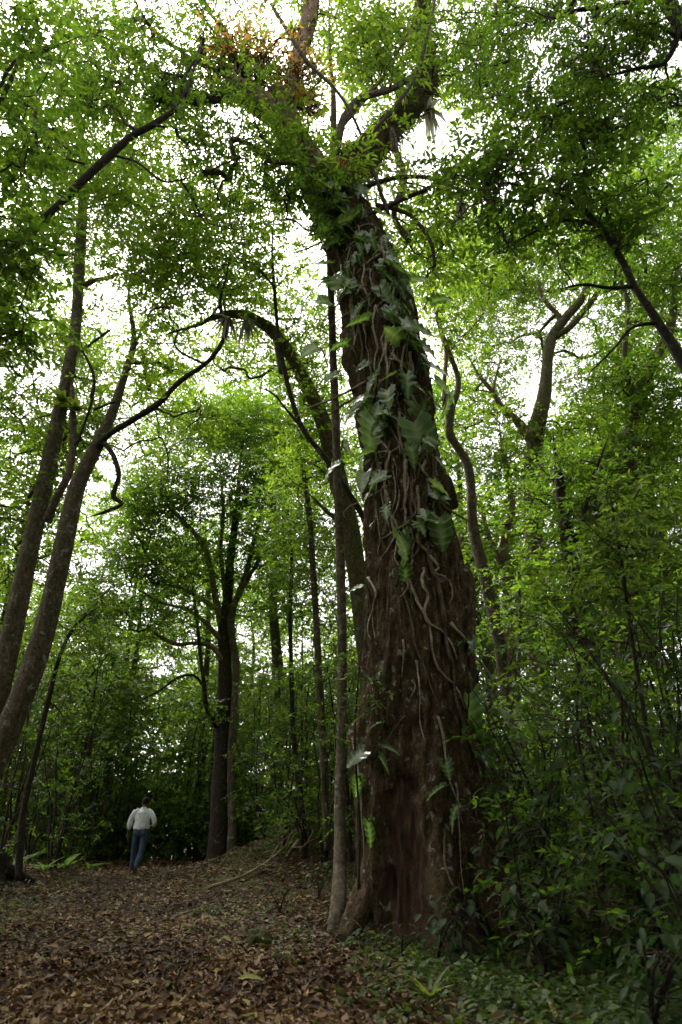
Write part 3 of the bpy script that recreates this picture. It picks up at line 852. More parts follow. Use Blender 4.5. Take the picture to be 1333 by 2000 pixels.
for i in range(70):      # the rest of the net over the upper bark
    py = random.uniform(440, 1060)
    S = np.array(TRUNK)
    c = float(np.interp(-py, -S[:, 1], S[:, 0])); h = float(np.interp(-py, -S[:, 1], S[:, 3]))
    x = c + random.uniform(-.85, .85) * h
    row = [(x, py)]
    sl = random.choice([0, 0, 0, .5, -.5, 1.3, -1.3])
    for k in range(random.randint(3, 6)):
        x += random.gauss(0, 7) + sl * 14; py += random.uniform(14, 34) * (1 if abs(sl) < 1 else .5)
        row.append((x, py))
    ROOTS.append((random.uniform(1.4, 4.2), row))
for i, (hw, row) in enumerate(ROOTS):
    P2 = smooth_path(row, 7)
    P3 = [on_trunk(a, b, .02)[0] for a, b in P2]
    P3 = np.array(P3)
    for _ in range(2):
        P3[1:-1] = (P3[:-2] + P3[1:-1] * 2 + P3[2:]) / 4
    P3[:, 1] -= .02
    r = hw * .62 * mpp(P3[0]) * np.linspace(1.35, .4, len(P3)) * (1 + .15 * RNG.normal(0, 1, len(P3)).clip(-1, 1))
    own(tube_obj('aerial_root', P3, r, BARK['rootdark' if hw > 6 or i % 5 == 2 else 'root'], None, 7, .15, i), climber)

# ================================================================== trees, near and middle distance
pole = tree('slender_tree', 'slender straight pole-like tree right beside the giant trunk', None,
            [[(652, 1860, 9.7, 26), (660, 1790, 9.8, 22), (664, 1700, 10.2, 17), (664, 1560, 10.7, 14), (668, 1400, 10.9, 13), (668, 1200, 11.0, 12), (662, 1000, 11.0, 11), (655, 800, 11.0, 10), (648, 600, 11.0, 9), (645, 480, 11.0, 9), (650, 330, 11.0, 9), (652, 200, 11.0, 8), (645, 100, 11, 7), (642, -40, 11, 6)]],
            [(640, -60, 120, 60, 10.5, 12, 10, .5, .9)], 'grey', 'mid', .15)

lean = tree('leaning_sapling', 'thin dark sapling leaning behind the giant trunk and bending upright', None,
            [[(760, 1560, 12.0, 9), (742, 1200, 11.8, 8), (720, 1040, 11.7, 8), (680, 960, 11.6, 7.5), (640, 900, 11.5, 7), (592, 838, 11.4, 6), (565, 760, 11.4, 6), (545, 660, 11.4, 5), (536, 560, 11.4, 4.5), (532, 480, 11.4, 4), (540, 380, 11.4, 3)],
             [(592, 838, 11.4, 4), (560, 800, 11.3, 3), (535, 770, 11.2, 2.5), (505, 755, 11.2, 2)], [(536, 560, 11.4, 3), (500, 520, 11.3, 2.5), (470, 505, 11.2, 2)]],
            [(520, 440, 70, 110, 11, 12, 16, .4, .6), (600, 690, 50, 60, 11, 12, 5, .35, .5)], 'dark', 'bright', .14, 24)

left_multi = tree('multi_stem_tree', 'tall tree with several leaning grey stems and a long curved bare limb', None,
    [[(-150, 1790, 13, 36.1), (-60, 1560, 13, 31.2), (10, 1300, 13, 27.1), (46, 1130, 13, 23.8), (84, 960, 13, 20.5), (112, 830, 13, 17.2), (135, 720, 13, 14.8), (150, 620, 13.1, 13.9), (156, 500, 13.2, 13.1), (163, 380, 13.3, 10.7), (158, 260, 13.4, 8.2), (150, 130, 13.5, 6.6), (140, -40, 13.6, 4.1)],
     [(-60, 1600, 12.9, 32.8), (10, 1440, 12.8, 31.2), (62, 1310, 12.7, 27.9), (100, 1180, 12.6, 25.4), (128, 1050, 12.5, 23.0), (152, 950, 12.5, 20.5), (190, 870, 12.5, 16.4), (222, 800, 12.6, 12.3), (248, 720, 12.7, 9.0), (262, 660, 12.8, 7.4), (252, 570, 12.9, 4.9), (270, 480, 13, 3.3)],
     [(188, 880, 12.5, 11.5), (212, 850, 12.3, 8.2), (260, 820, 12.1, 7.8), (310, 788, 12.0, 7.4), (352, 745, 11.9, 6.6), (400, 712, 11.8, 5.7), (428, 680, 11.8, 5.3), (440, 645, 11.8, 4.9), (430, 590, 11.8, 4.1), (445, 530, 11.8, 3.3), (452, 470, 11.8, 2.5)],
     [(202, 862, 12.4, 6.6), (222, 890, 12.3, 6.6), (232, 930, 12.2, 6.1), (222, 968, 12.2, 6.6), (238, 985, 12.2, 4.9), (200, 1002, 12.2, 4.1), (165, 1012, 12.2, 2.5)],
     [(92, 1020, 12.8, 11.5), (112, 970, 12.7, 9.8), (136, 920, 12.7, 9.0), (144, 850, 12.8, 8.2), (142, 780, 12.9, 7.4), (138, 720, 13, 6.6)],
     [(160, 560, 13.2, 7.4), (185, 548, 13.1, 6.6), (215, 542, 13.0, 5.7), (232, 532, 13, 4.1)],
     [(150, 870, 12.6, 3.3), (178, 790, 12.5, 3.3), (184, 740, 12.5, 4.1), (170, 700, 12.6, 3.3), (155, 680, 12.8, 3.3)],
     [(156, 690, 13, 4.1), (180, 670, 12.9, 3.3), (205, 652, 12.8, 3.3), (222, 640, 12.8, 2.5)],
     [(185, 800, 12.5, 3.3), (215, 788, 12.4, 2.9), (230, 785, 12.4, 2.5)],
     [(430, 595, 11.8, 3.3), (400, 630, 11.8, 3.3), (350, 645, 11.9, 3.3), (320, 655, 12, 2.5)],
     [(400, 712, 11.8, 3.3), (345, 680, 11.8, 2.5), (350, 640, 11.8, 2.0)]],
    [(170, 260, 180, 240, 12, 15, 80, .6, 1.0), (380, 500, 190, 140, 11.3, 13, 44, .5, .8), (300, 400, 150, 120, 12, 14, 30, .5, .8), (60, 900, 90, 120, 13, 15, 12, .5, .8), (250, 640, 110, 110, 12, 14, 20, .4, .6), (60, 540, 90, 130, 13, 15, 24, .5, .8), (110, 760, 130, 150, 14, 18, 48, .45, .8), (250, 700, 130, 90, 14, 18, 24, .4, .7), (300, 820, 120, 110, 14, 18, 22, .4, .7), (60, 1050, 80, 120, 14, 17, 22, .4, .7), (370, 790, 90, 60, 11.8, 12.5, 5, .3, .45)],
    ['grey', 'grey', 'dark', 'dark', 'grey', 'grey', 'dark', 'dark', 'dark', 'dark', 'dark'], 'bright', .15, 24, knobs=.14)

over = tree('overhanging_tree', 'tree reaching in with one long dark smooth bare branch across the upper corner', None,
    [[(-420, 2050, 8.6, 60), (-330, 1300, 8.6, 40), (-160, 800, 8.7, 20), (-20, 540, 8.8, 11), (60, 452, 8.8, 9), (110, 405, 8.8, 9), (160, 355, 8.8, 9.5), (210, 308, 8.8, 10), (255, 268, 8.8, 9), (300, 243, 8.8, 8), (335, 218, 8.8, 7), (356, 196, 8.8, 6), (372, 160, 8.8, 4.5), (392, 100, 8.8, 3.5), (430, 60, 8.8, 2)],
     [(356, 196, 8.8, 4), (362, 150, 8.8, 3.5), (385, 110, 8.9, 3), (402, 50, 9, 2.5)], [(333, 218, 8.8, 4), (342, 160, 8.7, 3), (352, 138, 8.7, 2)],
     [(225, 304, 8.8, 3.5), (270, 318, 8.7, 3), (310, 350, 8.7, 3), (340, 354, 8.7, 2.5), (400, 338, 8.7, 2)], [(165, 320, 8.8, 3), (120, 308, 8.8, 3), (70, 295, 8.8, 2)]],
    [(420, 200, 120, 130, 8.4, 10.5, 26, .4, .65), (250, 120, 150, 110, 8.6, 11, 38, .45, .75), (440, 340, 130, 110, 8.6, 10, 24, .4, .6), (80, 230, 100, 170, 8.6, 11, 22, .45, .7), (280, 20, 260, 70, 9, 12, 30, .5, .8), (570, 330, 60, 90, 9, 9.6, 20, .28, .42), (610, 400, 60, 60, 9.2, 9.7, 9, .25, .36)],
    'dark', 'mid', .125, 22)

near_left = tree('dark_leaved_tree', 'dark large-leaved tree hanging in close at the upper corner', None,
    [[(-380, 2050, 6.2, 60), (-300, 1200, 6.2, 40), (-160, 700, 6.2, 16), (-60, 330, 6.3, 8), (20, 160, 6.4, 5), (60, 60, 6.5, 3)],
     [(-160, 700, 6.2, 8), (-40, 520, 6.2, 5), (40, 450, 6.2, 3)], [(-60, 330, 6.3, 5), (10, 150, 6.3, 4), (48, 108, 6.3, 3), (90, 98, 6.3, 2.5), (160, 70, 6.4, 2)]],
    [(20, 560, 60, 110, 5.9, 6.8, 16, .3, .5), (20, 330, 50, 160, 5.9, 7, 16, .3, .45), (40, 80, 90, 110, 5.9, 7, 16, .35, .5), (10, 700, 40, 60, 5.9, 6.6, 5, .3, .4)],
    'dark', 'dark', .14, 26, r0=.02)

arch = tree('arching_mossy_tree', 'pale mossy tree behind the giant trunk arching over with a broken drooping end', None,
    [[(745, 1640, 14.5, 34), (735, 1450, 14.4, 30), (718, 1280, 14.3, 27), (702, 1150, 14.2, 25), (684, 1030, 14.1, 23), (660, 930, 14, 22), (636, 840, 13.9, 20), (608, 770, 13.8, 18), (575, 705, 13.7, 16), (545, 660, 13.6, 15), (510, 630, 13.5, 14), (468, 614, 13.4, 12), (425, 618, 13.4, 10), (380, 636, 13.4, 8), (330, 650, 13.4, 5)],
     [(540, 652, 13.5, 13), (546, 690, 13.3, 11), (552, 726, 13.2, 10)], [(684, 1030, 14.1, 8), (640, 1000, 14, 5), (600, 960, 14, 3)]],
    [(560, 590, 110, 70, 13, 15, 16, .5, .8), (620, 760, 60, 120, 13.5, 15.5, 18, .5, .8), (620, 960, 60, 130, 14, 16, 20, .5, .8), (470, 560, 60, 40, 13, 14, 9, .4, .6), (480, 690, 100, 50, 14, 17, 20, .4, .7)],
    'mossy', 'bright', .15, 22)

mid = tree('spreading_tree', 'middle-distance tree with twin dark lower trunk and wide layered crown', None,
    [[(426, 1700, 21.5, 34), (428, 1660, 21.5, 29), (432, 1580, 21.5, 26), (436, 1480, 21.5, 24), (440, 1380, 21.5, 22), (440, 1290, 21.5, 17), (438, 1230, 21.5, 15), (446, 1160, 21.5, 12), (452, 1080, 21.6, 10), (462, 1000, 21.8, 8), (470, 900, 22, 5), (480, 820, 22, 3)],
     [(452, 1690, 21.2, 12), (454, 1600, 21.2, 11), (452, 1500, 21.2, 10), (457, 1400, 21.2, 10), (462, 1300, 21.3, 9), (452, 1210, 21.3, 9), (478, 1130, 21.3, 7), (496, 1060, 21.3, 6), (520, 960, 21.4, 4)],
     [(436, 1240, 21.5, 9), (420, 1160, 21.4, 8), (412, 1110, 21.4, 7), (395, 1060, 21.3, 6), (350, 1010, 21.2, 4.5), (325, 985, 21.2, 3)],
     [(436, 1290, 21.4, 8), (412, 1262, 21.2, 6), (380, 1256, 21, 5.5), (345, 1258, 20.8, 5), (310, 1242, 20.6, 4), (285, 1222, 20.5, 3)],
     [(432, 1250, 21.4, 7), (400, 1215, 21.2, 5), (365, 1190, 21, 4.5), (310, 1175, 20.8, 3.5), (255, 1140, 20.6, 2.5)],
     [(425, 1190, 21.4, 6), (385, 1165, 21.2, 5), (350, 1148, 21, 4), (310, 1140, 20.8, 3)],
     [(448, 1190, 21.4, 6), (480, 1140, 21.5, 5), (510, 1090, 21.6, 4), (560, 1040, 21.8, 3)],
     [(424, 1420, 21.3, 7), (404, 1380, 21.1, 6), (398, 1330, 21, 5), (392, 1280, 21, 4.5), (384, 1200, 21, 4), (375, 1140, 21, 3)],
     [(440, 1165, 21.5, 6), (432, 1080, 21.5, 5), (436, 1000, 21.5, 4.5), (430, 900, 21.5, 3)],
     [(404, 1350, 21, 4), (380, 1320, 20.8, 3.5), (345, 1325, 20.6, 3), (310, 1350, 20.5, 2.6), (265, 1372, 20.4, 2)]],
    [(420, 790, 80, 50, 20, 24, 10, .7, 1.1), (430, 880, 160, 100, 20, 24, 36, .8, 1.2), (500, 860, 90, 80, 20, 24, 12, .7, 1.1), (330, 960, 100, 90, 20, 23, 22, .7, 1.1), (540, 1000, 80, 110, 20.5, 24, 24, .7, 1.1), (290, 1080, 90, 50, 20, 22, 16, .6, .9), (270, 1190, 110, 40, 19.5, 21.5, 16, .6, .9), (560, 1160, 70, 60, 21, 24, 10, .6, .9), (420, 1070, 90, 60, 20.5, 23, 10, .6, .9), (380, 1390, 50, 24, 20, 21, 4, .4, .6)],
    ['dark', 'grey', 'fresh', 'fresh', 'fresh', 'fresh', 'grey', 'dark', 'grey', 'dark'], 'mid', .17, 26)

rfork = tree('forked_mossy_tree', 'mossy yellow-lichened tree forking high into two crooked limbs behind the giant', None,
    [[(1075, 1680, 16, 30), (1062, 1450, 16, 27), (1052, 1250, 16, 25), (1046, 1080, 16, 23), (1040, 920, 16, 21), (1048, 840, 16, 20), (1064, 770, 16, 17), (1070, 700, 16, 14), (1078, 660, 16, 13), (1104, 622, 15.9, 11), (1136, 585, 15.8, 10), (1150, 548, 15.8, 8), (1158, 500, 15.8, 7), (1178, 440, 15.8, 5), (1186, 360, 15.8, 3)],
     [(1082, 660, 16, 9), (1112, 640, 15.8, 8), (1140, 608, 15.7, 8), (1162, 580, 15.6, 7), (1176, 555, 15.6, 5), (1188, 532, 15.6, 3)],
     [(1082, 645, 16, 8), (1094, 622, 15.9, 6.5), (1074, 598, 15.9, 6), (1058, 575, 15.9, 5.5), (1050, 540, 15.9, 4.5)],
     [(1040, 860, 16, 16), (1010, 822, 15.9, 11), (985, 800, 15.8, 8), (962, 765, 15.7, 6), (938, 735, 15.7, 5), (910, 690, 15.7, 4)],
     [(985, 800, 15.8, 5), (966, 772, 15.7, 4), (968, 740, 15.7, 3), (980, 700, 15.7, 2.5)]],
    [(980, 640, 110, 110, 16.8, 19, 34, .6, 1.0), (1090, 500, 130, 90, 16.6, 19, 32, .6, 1.0), (960, 500, 90, 80, 15.5, 18, 20, .6, .9), (1060, 830, 100, 40, 14.8, 15.6, 8, .4, .6), (930, 820, 50, 90, 16, 18, 12, .5, .8), (1160, 720, 80, 110, 16.8, 19, 22, .6, .9)],
    ['mossy', 'mossy', 'mossy', 'fresh', 'fresh'], 'bright', .15, 24)

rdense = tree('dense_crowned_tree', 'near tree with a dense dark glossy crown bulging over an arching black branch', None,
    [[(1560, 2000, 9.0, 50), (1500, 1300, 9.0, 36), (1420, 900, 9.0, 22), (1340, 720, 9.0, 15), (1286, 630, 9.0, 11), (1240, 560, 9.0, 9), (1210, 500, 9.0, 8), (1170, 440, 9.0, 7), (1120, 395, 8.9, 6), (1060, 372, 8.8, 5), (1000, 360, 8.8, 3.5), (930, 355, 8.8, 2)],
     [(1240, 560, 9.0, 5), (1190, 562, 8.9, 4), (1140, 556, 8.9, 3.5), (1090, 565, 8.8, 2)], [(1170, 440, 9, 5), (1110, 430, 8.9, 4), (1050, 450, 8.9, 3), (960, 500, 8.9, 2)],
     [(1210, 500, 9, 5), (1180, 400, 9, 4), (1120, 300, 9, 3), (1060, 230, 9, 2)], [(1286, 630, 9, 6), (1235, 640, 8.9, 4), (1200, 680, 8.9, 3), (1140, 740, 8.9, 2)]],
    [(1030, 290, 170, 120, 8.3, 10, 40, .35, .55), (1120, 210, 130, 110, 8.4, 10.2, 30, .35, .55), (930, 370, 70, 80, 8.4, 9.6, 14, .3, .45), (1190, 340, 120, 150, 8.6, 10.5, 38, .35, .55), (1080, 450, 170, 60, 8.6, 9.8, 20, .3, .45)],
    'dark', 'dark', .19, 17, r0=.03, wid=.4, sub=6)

redge = tree('vine_hung_tree', 'tall shaded tree at the edge with a twisted trunk half hidden in leaves', None,
    [[(1215, 1700, 13, 22), (1222, 1450, 13, 20), (1218, 1200, 13, 20), (1214, 1050, 13, 20), (1225, 900, 13, 18), (1245, 780, 13, 16), (1280, 700, 13, 13), (1310, 640, 13, 11), (1322, 540, 13, 8), (1340, 420, 13, 5)],
     [(1214, 1060, 13, 10), (1180, 980, 13, 8), (1165, 900, 13, 6), (1150, 830, 13, 4)], [(1245, 790, 13, 8), (1220, 700, 12.9, 7), (1228, 600, 12.9, 6), (1200, 520, 12.9, 4)]],
    [(1260, 450, 100, 180, 12, 15, 56, .5, .9), (1250, 800, 100, 150, 12, 15, 46, .5, .8), (1180, 980, 90, 100, 12, 14, 26, .5, .8), (1290, 250, 70, 90, 12, 14, 18, .5, .8), (1280, 1120, 70, 120, 12, 14, 20, .5, .8)],
    'grey', 'mid', .15, 24)

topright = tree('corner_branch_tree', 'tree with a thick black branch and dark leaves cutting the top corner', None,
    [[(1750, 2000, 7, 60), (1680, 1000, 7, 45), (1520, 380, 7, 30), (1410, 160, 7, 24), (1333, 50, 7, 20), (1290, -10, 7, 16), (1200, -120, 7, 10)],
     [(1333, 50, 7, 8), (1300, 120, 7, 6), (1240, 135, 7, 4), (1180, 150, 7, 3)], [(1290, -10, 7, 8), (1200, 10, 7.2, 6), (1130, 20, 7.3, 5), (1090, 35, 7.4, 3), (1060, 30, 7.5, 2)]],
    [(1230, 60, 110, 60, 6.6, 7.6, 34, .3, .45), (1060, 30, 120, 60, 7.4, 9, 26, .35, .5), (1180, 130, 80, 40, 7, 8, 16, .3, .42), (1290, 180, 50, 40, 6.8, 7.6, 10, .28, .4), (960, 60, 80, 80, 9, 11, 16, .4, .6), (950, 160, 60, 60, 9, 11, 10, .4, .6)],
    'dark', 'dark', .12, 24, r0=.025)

tree('crooked_pale_tree', 'crooked pale trunk with a kink beside the giant trunk', None,
    [[(1010, 1660, 14.5, 18), (1000, 1450, 14.5, 17), (978, 1270, 14.5, 16), (948, 1130, 14.5, 15), (925, 1030, 14.5, 13), (920, 950, 14.5, 12), (912, 905, 14.5, 11), (893, 872, 14.5, 10), (878, 845, 14.5, 11), (882, 800, 14.5, 9), (895, 740, 14.6, 7), (860, 640, 14.6, 6), (845, 520, 14.7, 6), (855, 440, 14.8, 5), (880, 380, 14.8, 3)],
     [(845, 520, 14.7, 5), (820, 440, 14.7, 4), (800, 400, 14.7, 3)], [(880, 850, 14.5, 5), (868, 760, 14.4, 5), (872, 680, 14.4, 6), (850, 620, 14.4, 5)]],
    [(880, 560, 80, 120, 14, 16, 30, .5, .8), (900, 1010, 40, 90, 15, 17, 8, .4, .6)], ['grey', 'grey', 'fresh'], 'bright', .15, 24)

tree('twin_pale_tree', 'pale thin trunk splitting in two, second beyond the crooked trunk', None,
    [[(1040, 1640, 18, 14), (1012, 1400, 18, 13), (996, 1250, 18, 12), (990, 1130, 18, 11), (985, 1060, 18, 10), (1000, 1000, 18, 9), (994, 940, 18, 8), (982, 880, 18, 7), (975, 820, 18, 5)],
     [(988, 1120, 18, 8), (965, 1070, 18, 7), (950, 1030, 18, 6), (935, 960, 18, 5)]],
    [(1000, 900, 70, 60, 17, 20, 12, .6, .9), (1010, 1150, 60, 120, 17, 20, 14, .6, .9)], 'fresh', 'mid', .16, 22)

tree('shaded_tree', 'shaded trunk standing in the thicket between the forked tree and the edge tree', None,
    [[(1150, 1700, 11.5, 16), (1142, 1450, 11.5, 15), (1130, 1200, 11.5, 17), (1112, 1080, 11.5, 17), (1100, 1000, 11.5, 15), (1092, 930, 11.5, 12), (1080, 850, 11.5, 8)],
     [(1112, 1090, 11.5, 8), (1140, 1010, 11.4, 7), (1160, 930, 11.4, 5), (1190, 850, 11.3, 3)]],
    [(1110, 960, 90, 70, 11, 13, 20, .45, .7), (1080, 1120, 60, 90, 11.5, 13, 12, .4, .6), (1160, 1180, 80, 100, 11, 13, 20, .4, .7)], 'dark', 'mid', .14, 26)

for lab, rows, cr in [
        ('thin straight sapling nearest the twin dark trunk', [(598, 1650, 17, 8), (585, 1540, 17, 7), (574, 1440, 17, 6.5), (570, 1320, 17, 6), (567, 1200, 17, 5), (570, 1080, 17, 4), (560, 960, 17, 3)], [(560, 1080, 50, 90, 16, 18.5, 10, .5, .7), (540, 960, 50, 60, 16, 18.5, 8, .5, .7)]),
        ('grey sapling between the thin straight sapling and the giant trunk', [(640, 1660, 15, 9), (628, 1400, 15, 9), (620, 1250, 15, 8.5), (613, 1130, 15, 8), (605, 1010, 15, 7), (592, 920, 15, 6), (575, 840, 15, 4)], [(600, 1080, 60, 80, 14.5, 16.5, 10, .45, .7), (640, 1330, 50, 70, 14, 16, 8, .4, .6)]),
        ('dark leaning sapling beside the path bank under the multi-stem tree', [(36, 1720, 14.5, 9), (44, 1600, 14.5, 8), (64, 1500, 14.5, 7), (92, 1380, 14.5, 6), (118, 1280, 14.5, 5), (150, 1220, 14.5, 4), (200, 1180, 14.5, 3)], [(130, 1230, 90, 60, 13.8, 15.5, 14, .4, .6), (180, 1120, 60, 50, 14, 15.5, 8, .4, .6)]),
        ('thin black sapling leaning in the shaded shrubs', [(1345, 1760, 7.2, 7), (1315, 1600, 7.2, 6), (1275, 1480, 7.2, 5.5), (1248, 1330, 7.2, 5), (1228, 1200, 7.2, 4.5), (1212, 1080, 7.2, 4), (1190, 960, 7.2, 3)], [(1230, 1010, 100, 80, 6.8, 7.8, 16, .3, .45), (1180, 1120, 60, 60, 6.8, 7.6, 8, .28, .4)]),
        ('slim black stem rising through broad shaded leaves below the forked tree', [(1180, 1760, 8, 5), (1158, 1600, 8, 4.5), (1140, 1500, 8, 4), (1128, 1420, 8, 3.5), (1130, 1300, 8, 2.5)], [(1120, 1330, 60, 60, 7.6, 8.6, 8, .3, .4)]),
        ('slim reddish sapling standing directly behind the crooked pale trunk', [(1030, 1690, 13, 7), (1020, 1500, 13, 6), (1012, 1350, 13, 5), (1016, 1200, 13, 4), (1010, 1080, 13, 3)], [(1010, 1180, 50, 90, 12.5, 14, 10, .4, .6)])]:
    tree('sapling', lab, 'saplings among the trees', [rows], cr, 'dark' if 'dark' in lab or 'black' in lab else 'grey', 'under' if rows[0][2] < 9 else 'mid', .13, 24, r0=.018)

# ------------------------------------------------------------------ generic forest trees: behind the thicket and all round
def proto_tree(seed, h, cr, leaf, lm, nclump=84, per=17):
    """parts in local coordinates: trunk, limbs and crown"""
    st = random.getstate(); random.seed(seed)
    bend = RNG.normal(0, .35, (7, 3)); bend[:, 2] = 0; bend[0] = 0
    p = np.array([[0, 0, -.4 + (h * .93 + .4) * k / 6] for k in range(7)]) + np.cumsum(bend * .6, 0)
    tp = smooth_path(p, 6)
    tr = np.linspace(.24, .05, len(tp)) * h / 16
    C, Rr = [], []
    for k in range(nclump):
        a = random.uniform(0, 6.28); q = math.sqrt(random.random()); zz = random.uniform(.42, 1.0)
        rad = cr * math.sin(math.pi * min(1, (zz - .34) / .70)) ** .6
        C.append(np.array([tp[-1][0] * .7 + math.cos(a) * q * rad, tp[-1][1] * .7 + math.sin(a) * q * rad, h * zz])); Rr.append(random.uniform(.8, 1.35))
    v, q, t = tube_arrays(tp, tr, 10, .14, seed)
    trunk = np_mesh('trunk', v, q, t); trunk.materials.append(BARK['grey' if seed % 2 else 'dark'])
    v, q, t = merge(branch_curves(C, Rr, [tp[8:]], .05, 4))
    tw = np_mesh('twigs', v, q, t); tw.materials.append(BARK['twig'])
    o, d = clump_sprays(C, Rr, per)
    pos, ax, up, ln = spray_leaves(o, d, leaf * 3.2 * RNG.uniform(.7, 1.2, len(o)), 9, leaf, hang=.1)
    cm = far_leaf_mesh('crown', pos, ax, up, ln, ln * .43); cm.materials.append(LEAF[lm])
    random.setstate(st)
    return [('trunk', trunk), ('twigs', tw), ('crown', cm)]

PROTO = [proto_tree(101, 17, 4.2, .18, 'mid'), proto_tree(102, 16, 4.6, .18, 'bright'), proto_tree(103, 20, 4.4, .19, 'mid'), proto_tree(104, 14, 3.8, .17, 'bright')]

def forest_tree(k, x, y, label, group, s=1.0, rz=None):
    t = thing('forest_tree', label, 'tree', on_ground(x, y), group)
    t.rotation_euler = (0, 0, random.uniform(0, 6.28) if rz is None else rz)
    t.scale = (s, s, s)
    for nm, me in PROTO[k]:
        o = link(nm, me, None, t)
        if nm == 'twigs': o['kind'] = 'stuff'
    return t

BACK = [(-19, 33), (-13.5, 34), (-8.5, 40), (-4.5, 34), (0, 40), (3.5, 31), (7.5, 36), (11, 30), (15, 34), (10, 24), (14.5, 25), (6.2, 25.5), (18, 28), (-24, 40), (21, 38), (2, 50), (12, 46), (-12, 24.5), (-2.2, 27), (-15, 28), (1.6, 24.5), (-9.8, 30), (-11, 18.5), (-14.5, 21), (-8.4, 27), (-18, 25), (-5.6, 30), (8.6, 19.5), (4.4, 21)]
BACK_LABEL = {(10, 24): 'leafy tree seen just behind the forked mossy tree', (14.5, 25): 'leafy tree seen behind the vine-hung edge tree', (6.2, 25.5): 'leafy tree showing in the gap beside the crooked pale trunk',
              (-12, 24.5): 'leafy tree standing beyond the path above the dark stump', (1.6, 24.5): 'leafy tree showing directly behind the pole-like tree', (-11, 18.5): 'leafy tree tight behind the multi-stem tree',
              (-14.5, 21): 'leafy tree at the frame edge beyond the multi-stem tree', (8.6, 19.5): 'leafy tree showing just past the twin pale trunk', (4.4, 21): 'leafy tree hidden mostly by the giant trunk',
              (-8.4, 27): 'leafy tree rising straight beyond the walking man', (-2.2, 27): 'leafy tree close behind the spreading tree crown'}
for i, (x, y) in enumerate(BACK):
    forest_tree(i % 4, x, y, BACK_LABEL.get((x, y), 'tall green tree far behind in the wood beyond the path'), 'trees far behind the thicket', random.uniform(.75, 1.0))
ROUND = [(-9.5, 3), (-9, -1), (-5.5, -5), (0.5, -5), (5.5, -3.5), (8.4, 1.2), (11.4, 6.0), (-13, 9), (-15, 16), (14.5, 12.5), (-1, -10), (12, 2), (-14, 2), (13, 18), (-3.2, -2.6), (3.2, -2.4), (6.8, -9), (-7, -10), (9.6, 2.4), (5.6, -1.4), (12.4, 9.0), (-7.2, .6), (0, -14), (9, -14), (-12, -7), (13, -6)]  # out-of-view trees, added to keep sky light off the ground
for i, (x, y) in enumerate(ROUND):
    forest_tree((i + 1) % 4, x, y, 'unseen tall leafy tree added to shade the path', 'shade trees added round the viewpoint', random.uniform(.9, 1.1))

# ------------------------------------------------------------------ the thicket behind: one mass
def thicket(name, label, boxes, leaf, mat, stem_n, stems_h, per=15):
    t = thing(name, label, 'undergrowth')
    tag(t, kind='stuff')
    P, A, U, Ln = [], [], [], []
    for (px0, px1, py0, py1, Y0, Y1, n, r0, r1) in boxes:
        C, Rr = [], []
        for _ in range(n):
            px, py, Y = random.uniform(px0, px1), random.uniform(py0, py1), random.uniform(Y0, Y1)
            if in_gap(px, py, 4): continue
            p = at(px, py, Y)
            if p[2] < ground_z(p[0], p[1]): p[2] = ground_z(p[0], p[1]) + random.uniform(.1, .8)
            C.append(p); Rr.append(random.uniform(r0, r1))
        o, d = clump_sprays(C, Rr, per, .75)
        a, b, c, e = spray_leaves(o, d, leaf * 3 * RNG.uniform(.7, 1.2, len(o)), 8, leaf, hang=.2)
        P.append(a); A.append(b); U.append(c); Ln.append(e)
    ln = np.concatenate(Ln)
    tag(link('leaves', far_leaf_mesh('leaves', np.vstack(P), np.vstack(A), np.vstack(U), ln, ln * .42), LEAF[mat], t), kind='stuff')
    parts = []
    for (px0, px1, py0, py1, Y0, Y1, n, r0, r1) in boxes:
        for _ in range(int(stem_n * n / 40)):
            Y = random.uniform(Y0, Y1); b = at(random.uniform(px0, px1), 1600, Y)
            b[2] = ground_z(b[0], b[1]) - .1
            h = random.uniform(*stems_h)
            k = np.linspace(0, 1, 6)[:, None]
            p = b + k * np.array([random.gauss(0, .35), random.gauss(0, .3), h]) + RNG.normal(0, .06, (6, 3))
            parts.append(tube_arrays(smooth_path(p, 3), np.linspace(random.uniform(.025, .06), .012, 16), 5, cap=False))
    v, q, tt = merge(parts)
    tag(link('stems', np_mesh('stems', v, q, tt), BARK['dark'], t), kind='stuff')
    return t

def shade_hedge_behind():  # undergrowth out of view, added to cut the light from behind
    t = thing('added_shade_undergrowth', 'unseen leafy undergrowth added behind and beside the viewpoint to block light', 'undergrowth')
    tag(t, kind='stuff')
    C, Rr = [], []
    for _ in range(800):
        a = random.uniform(R(150), R(390)); d = random.uniform(7.5, 15)
        x, y = math.cos(a) * d, math.sin(a) * d
        if y > 3 and abs(x) < 7: continue
        C.append(np.array([x, y, float(ground_z(x, y)) + random.uniform(.2, 8.5)])); Rr.append(random.uniform(.8, 1.3))
    o, d = clump_sprays(C, Rr, 8, .75)
    a, b, c, e = spray_leaves(o, d, .7 * RNG.uniform(.7, 1.2, len(o)), 8, .27, hang=.2)
    tag(link('leaves', far_leaf_mesh('leaves', a, b, c, e, e * .45), LEAF['under'], t), kind='stuff')
shade_hedge_behind()

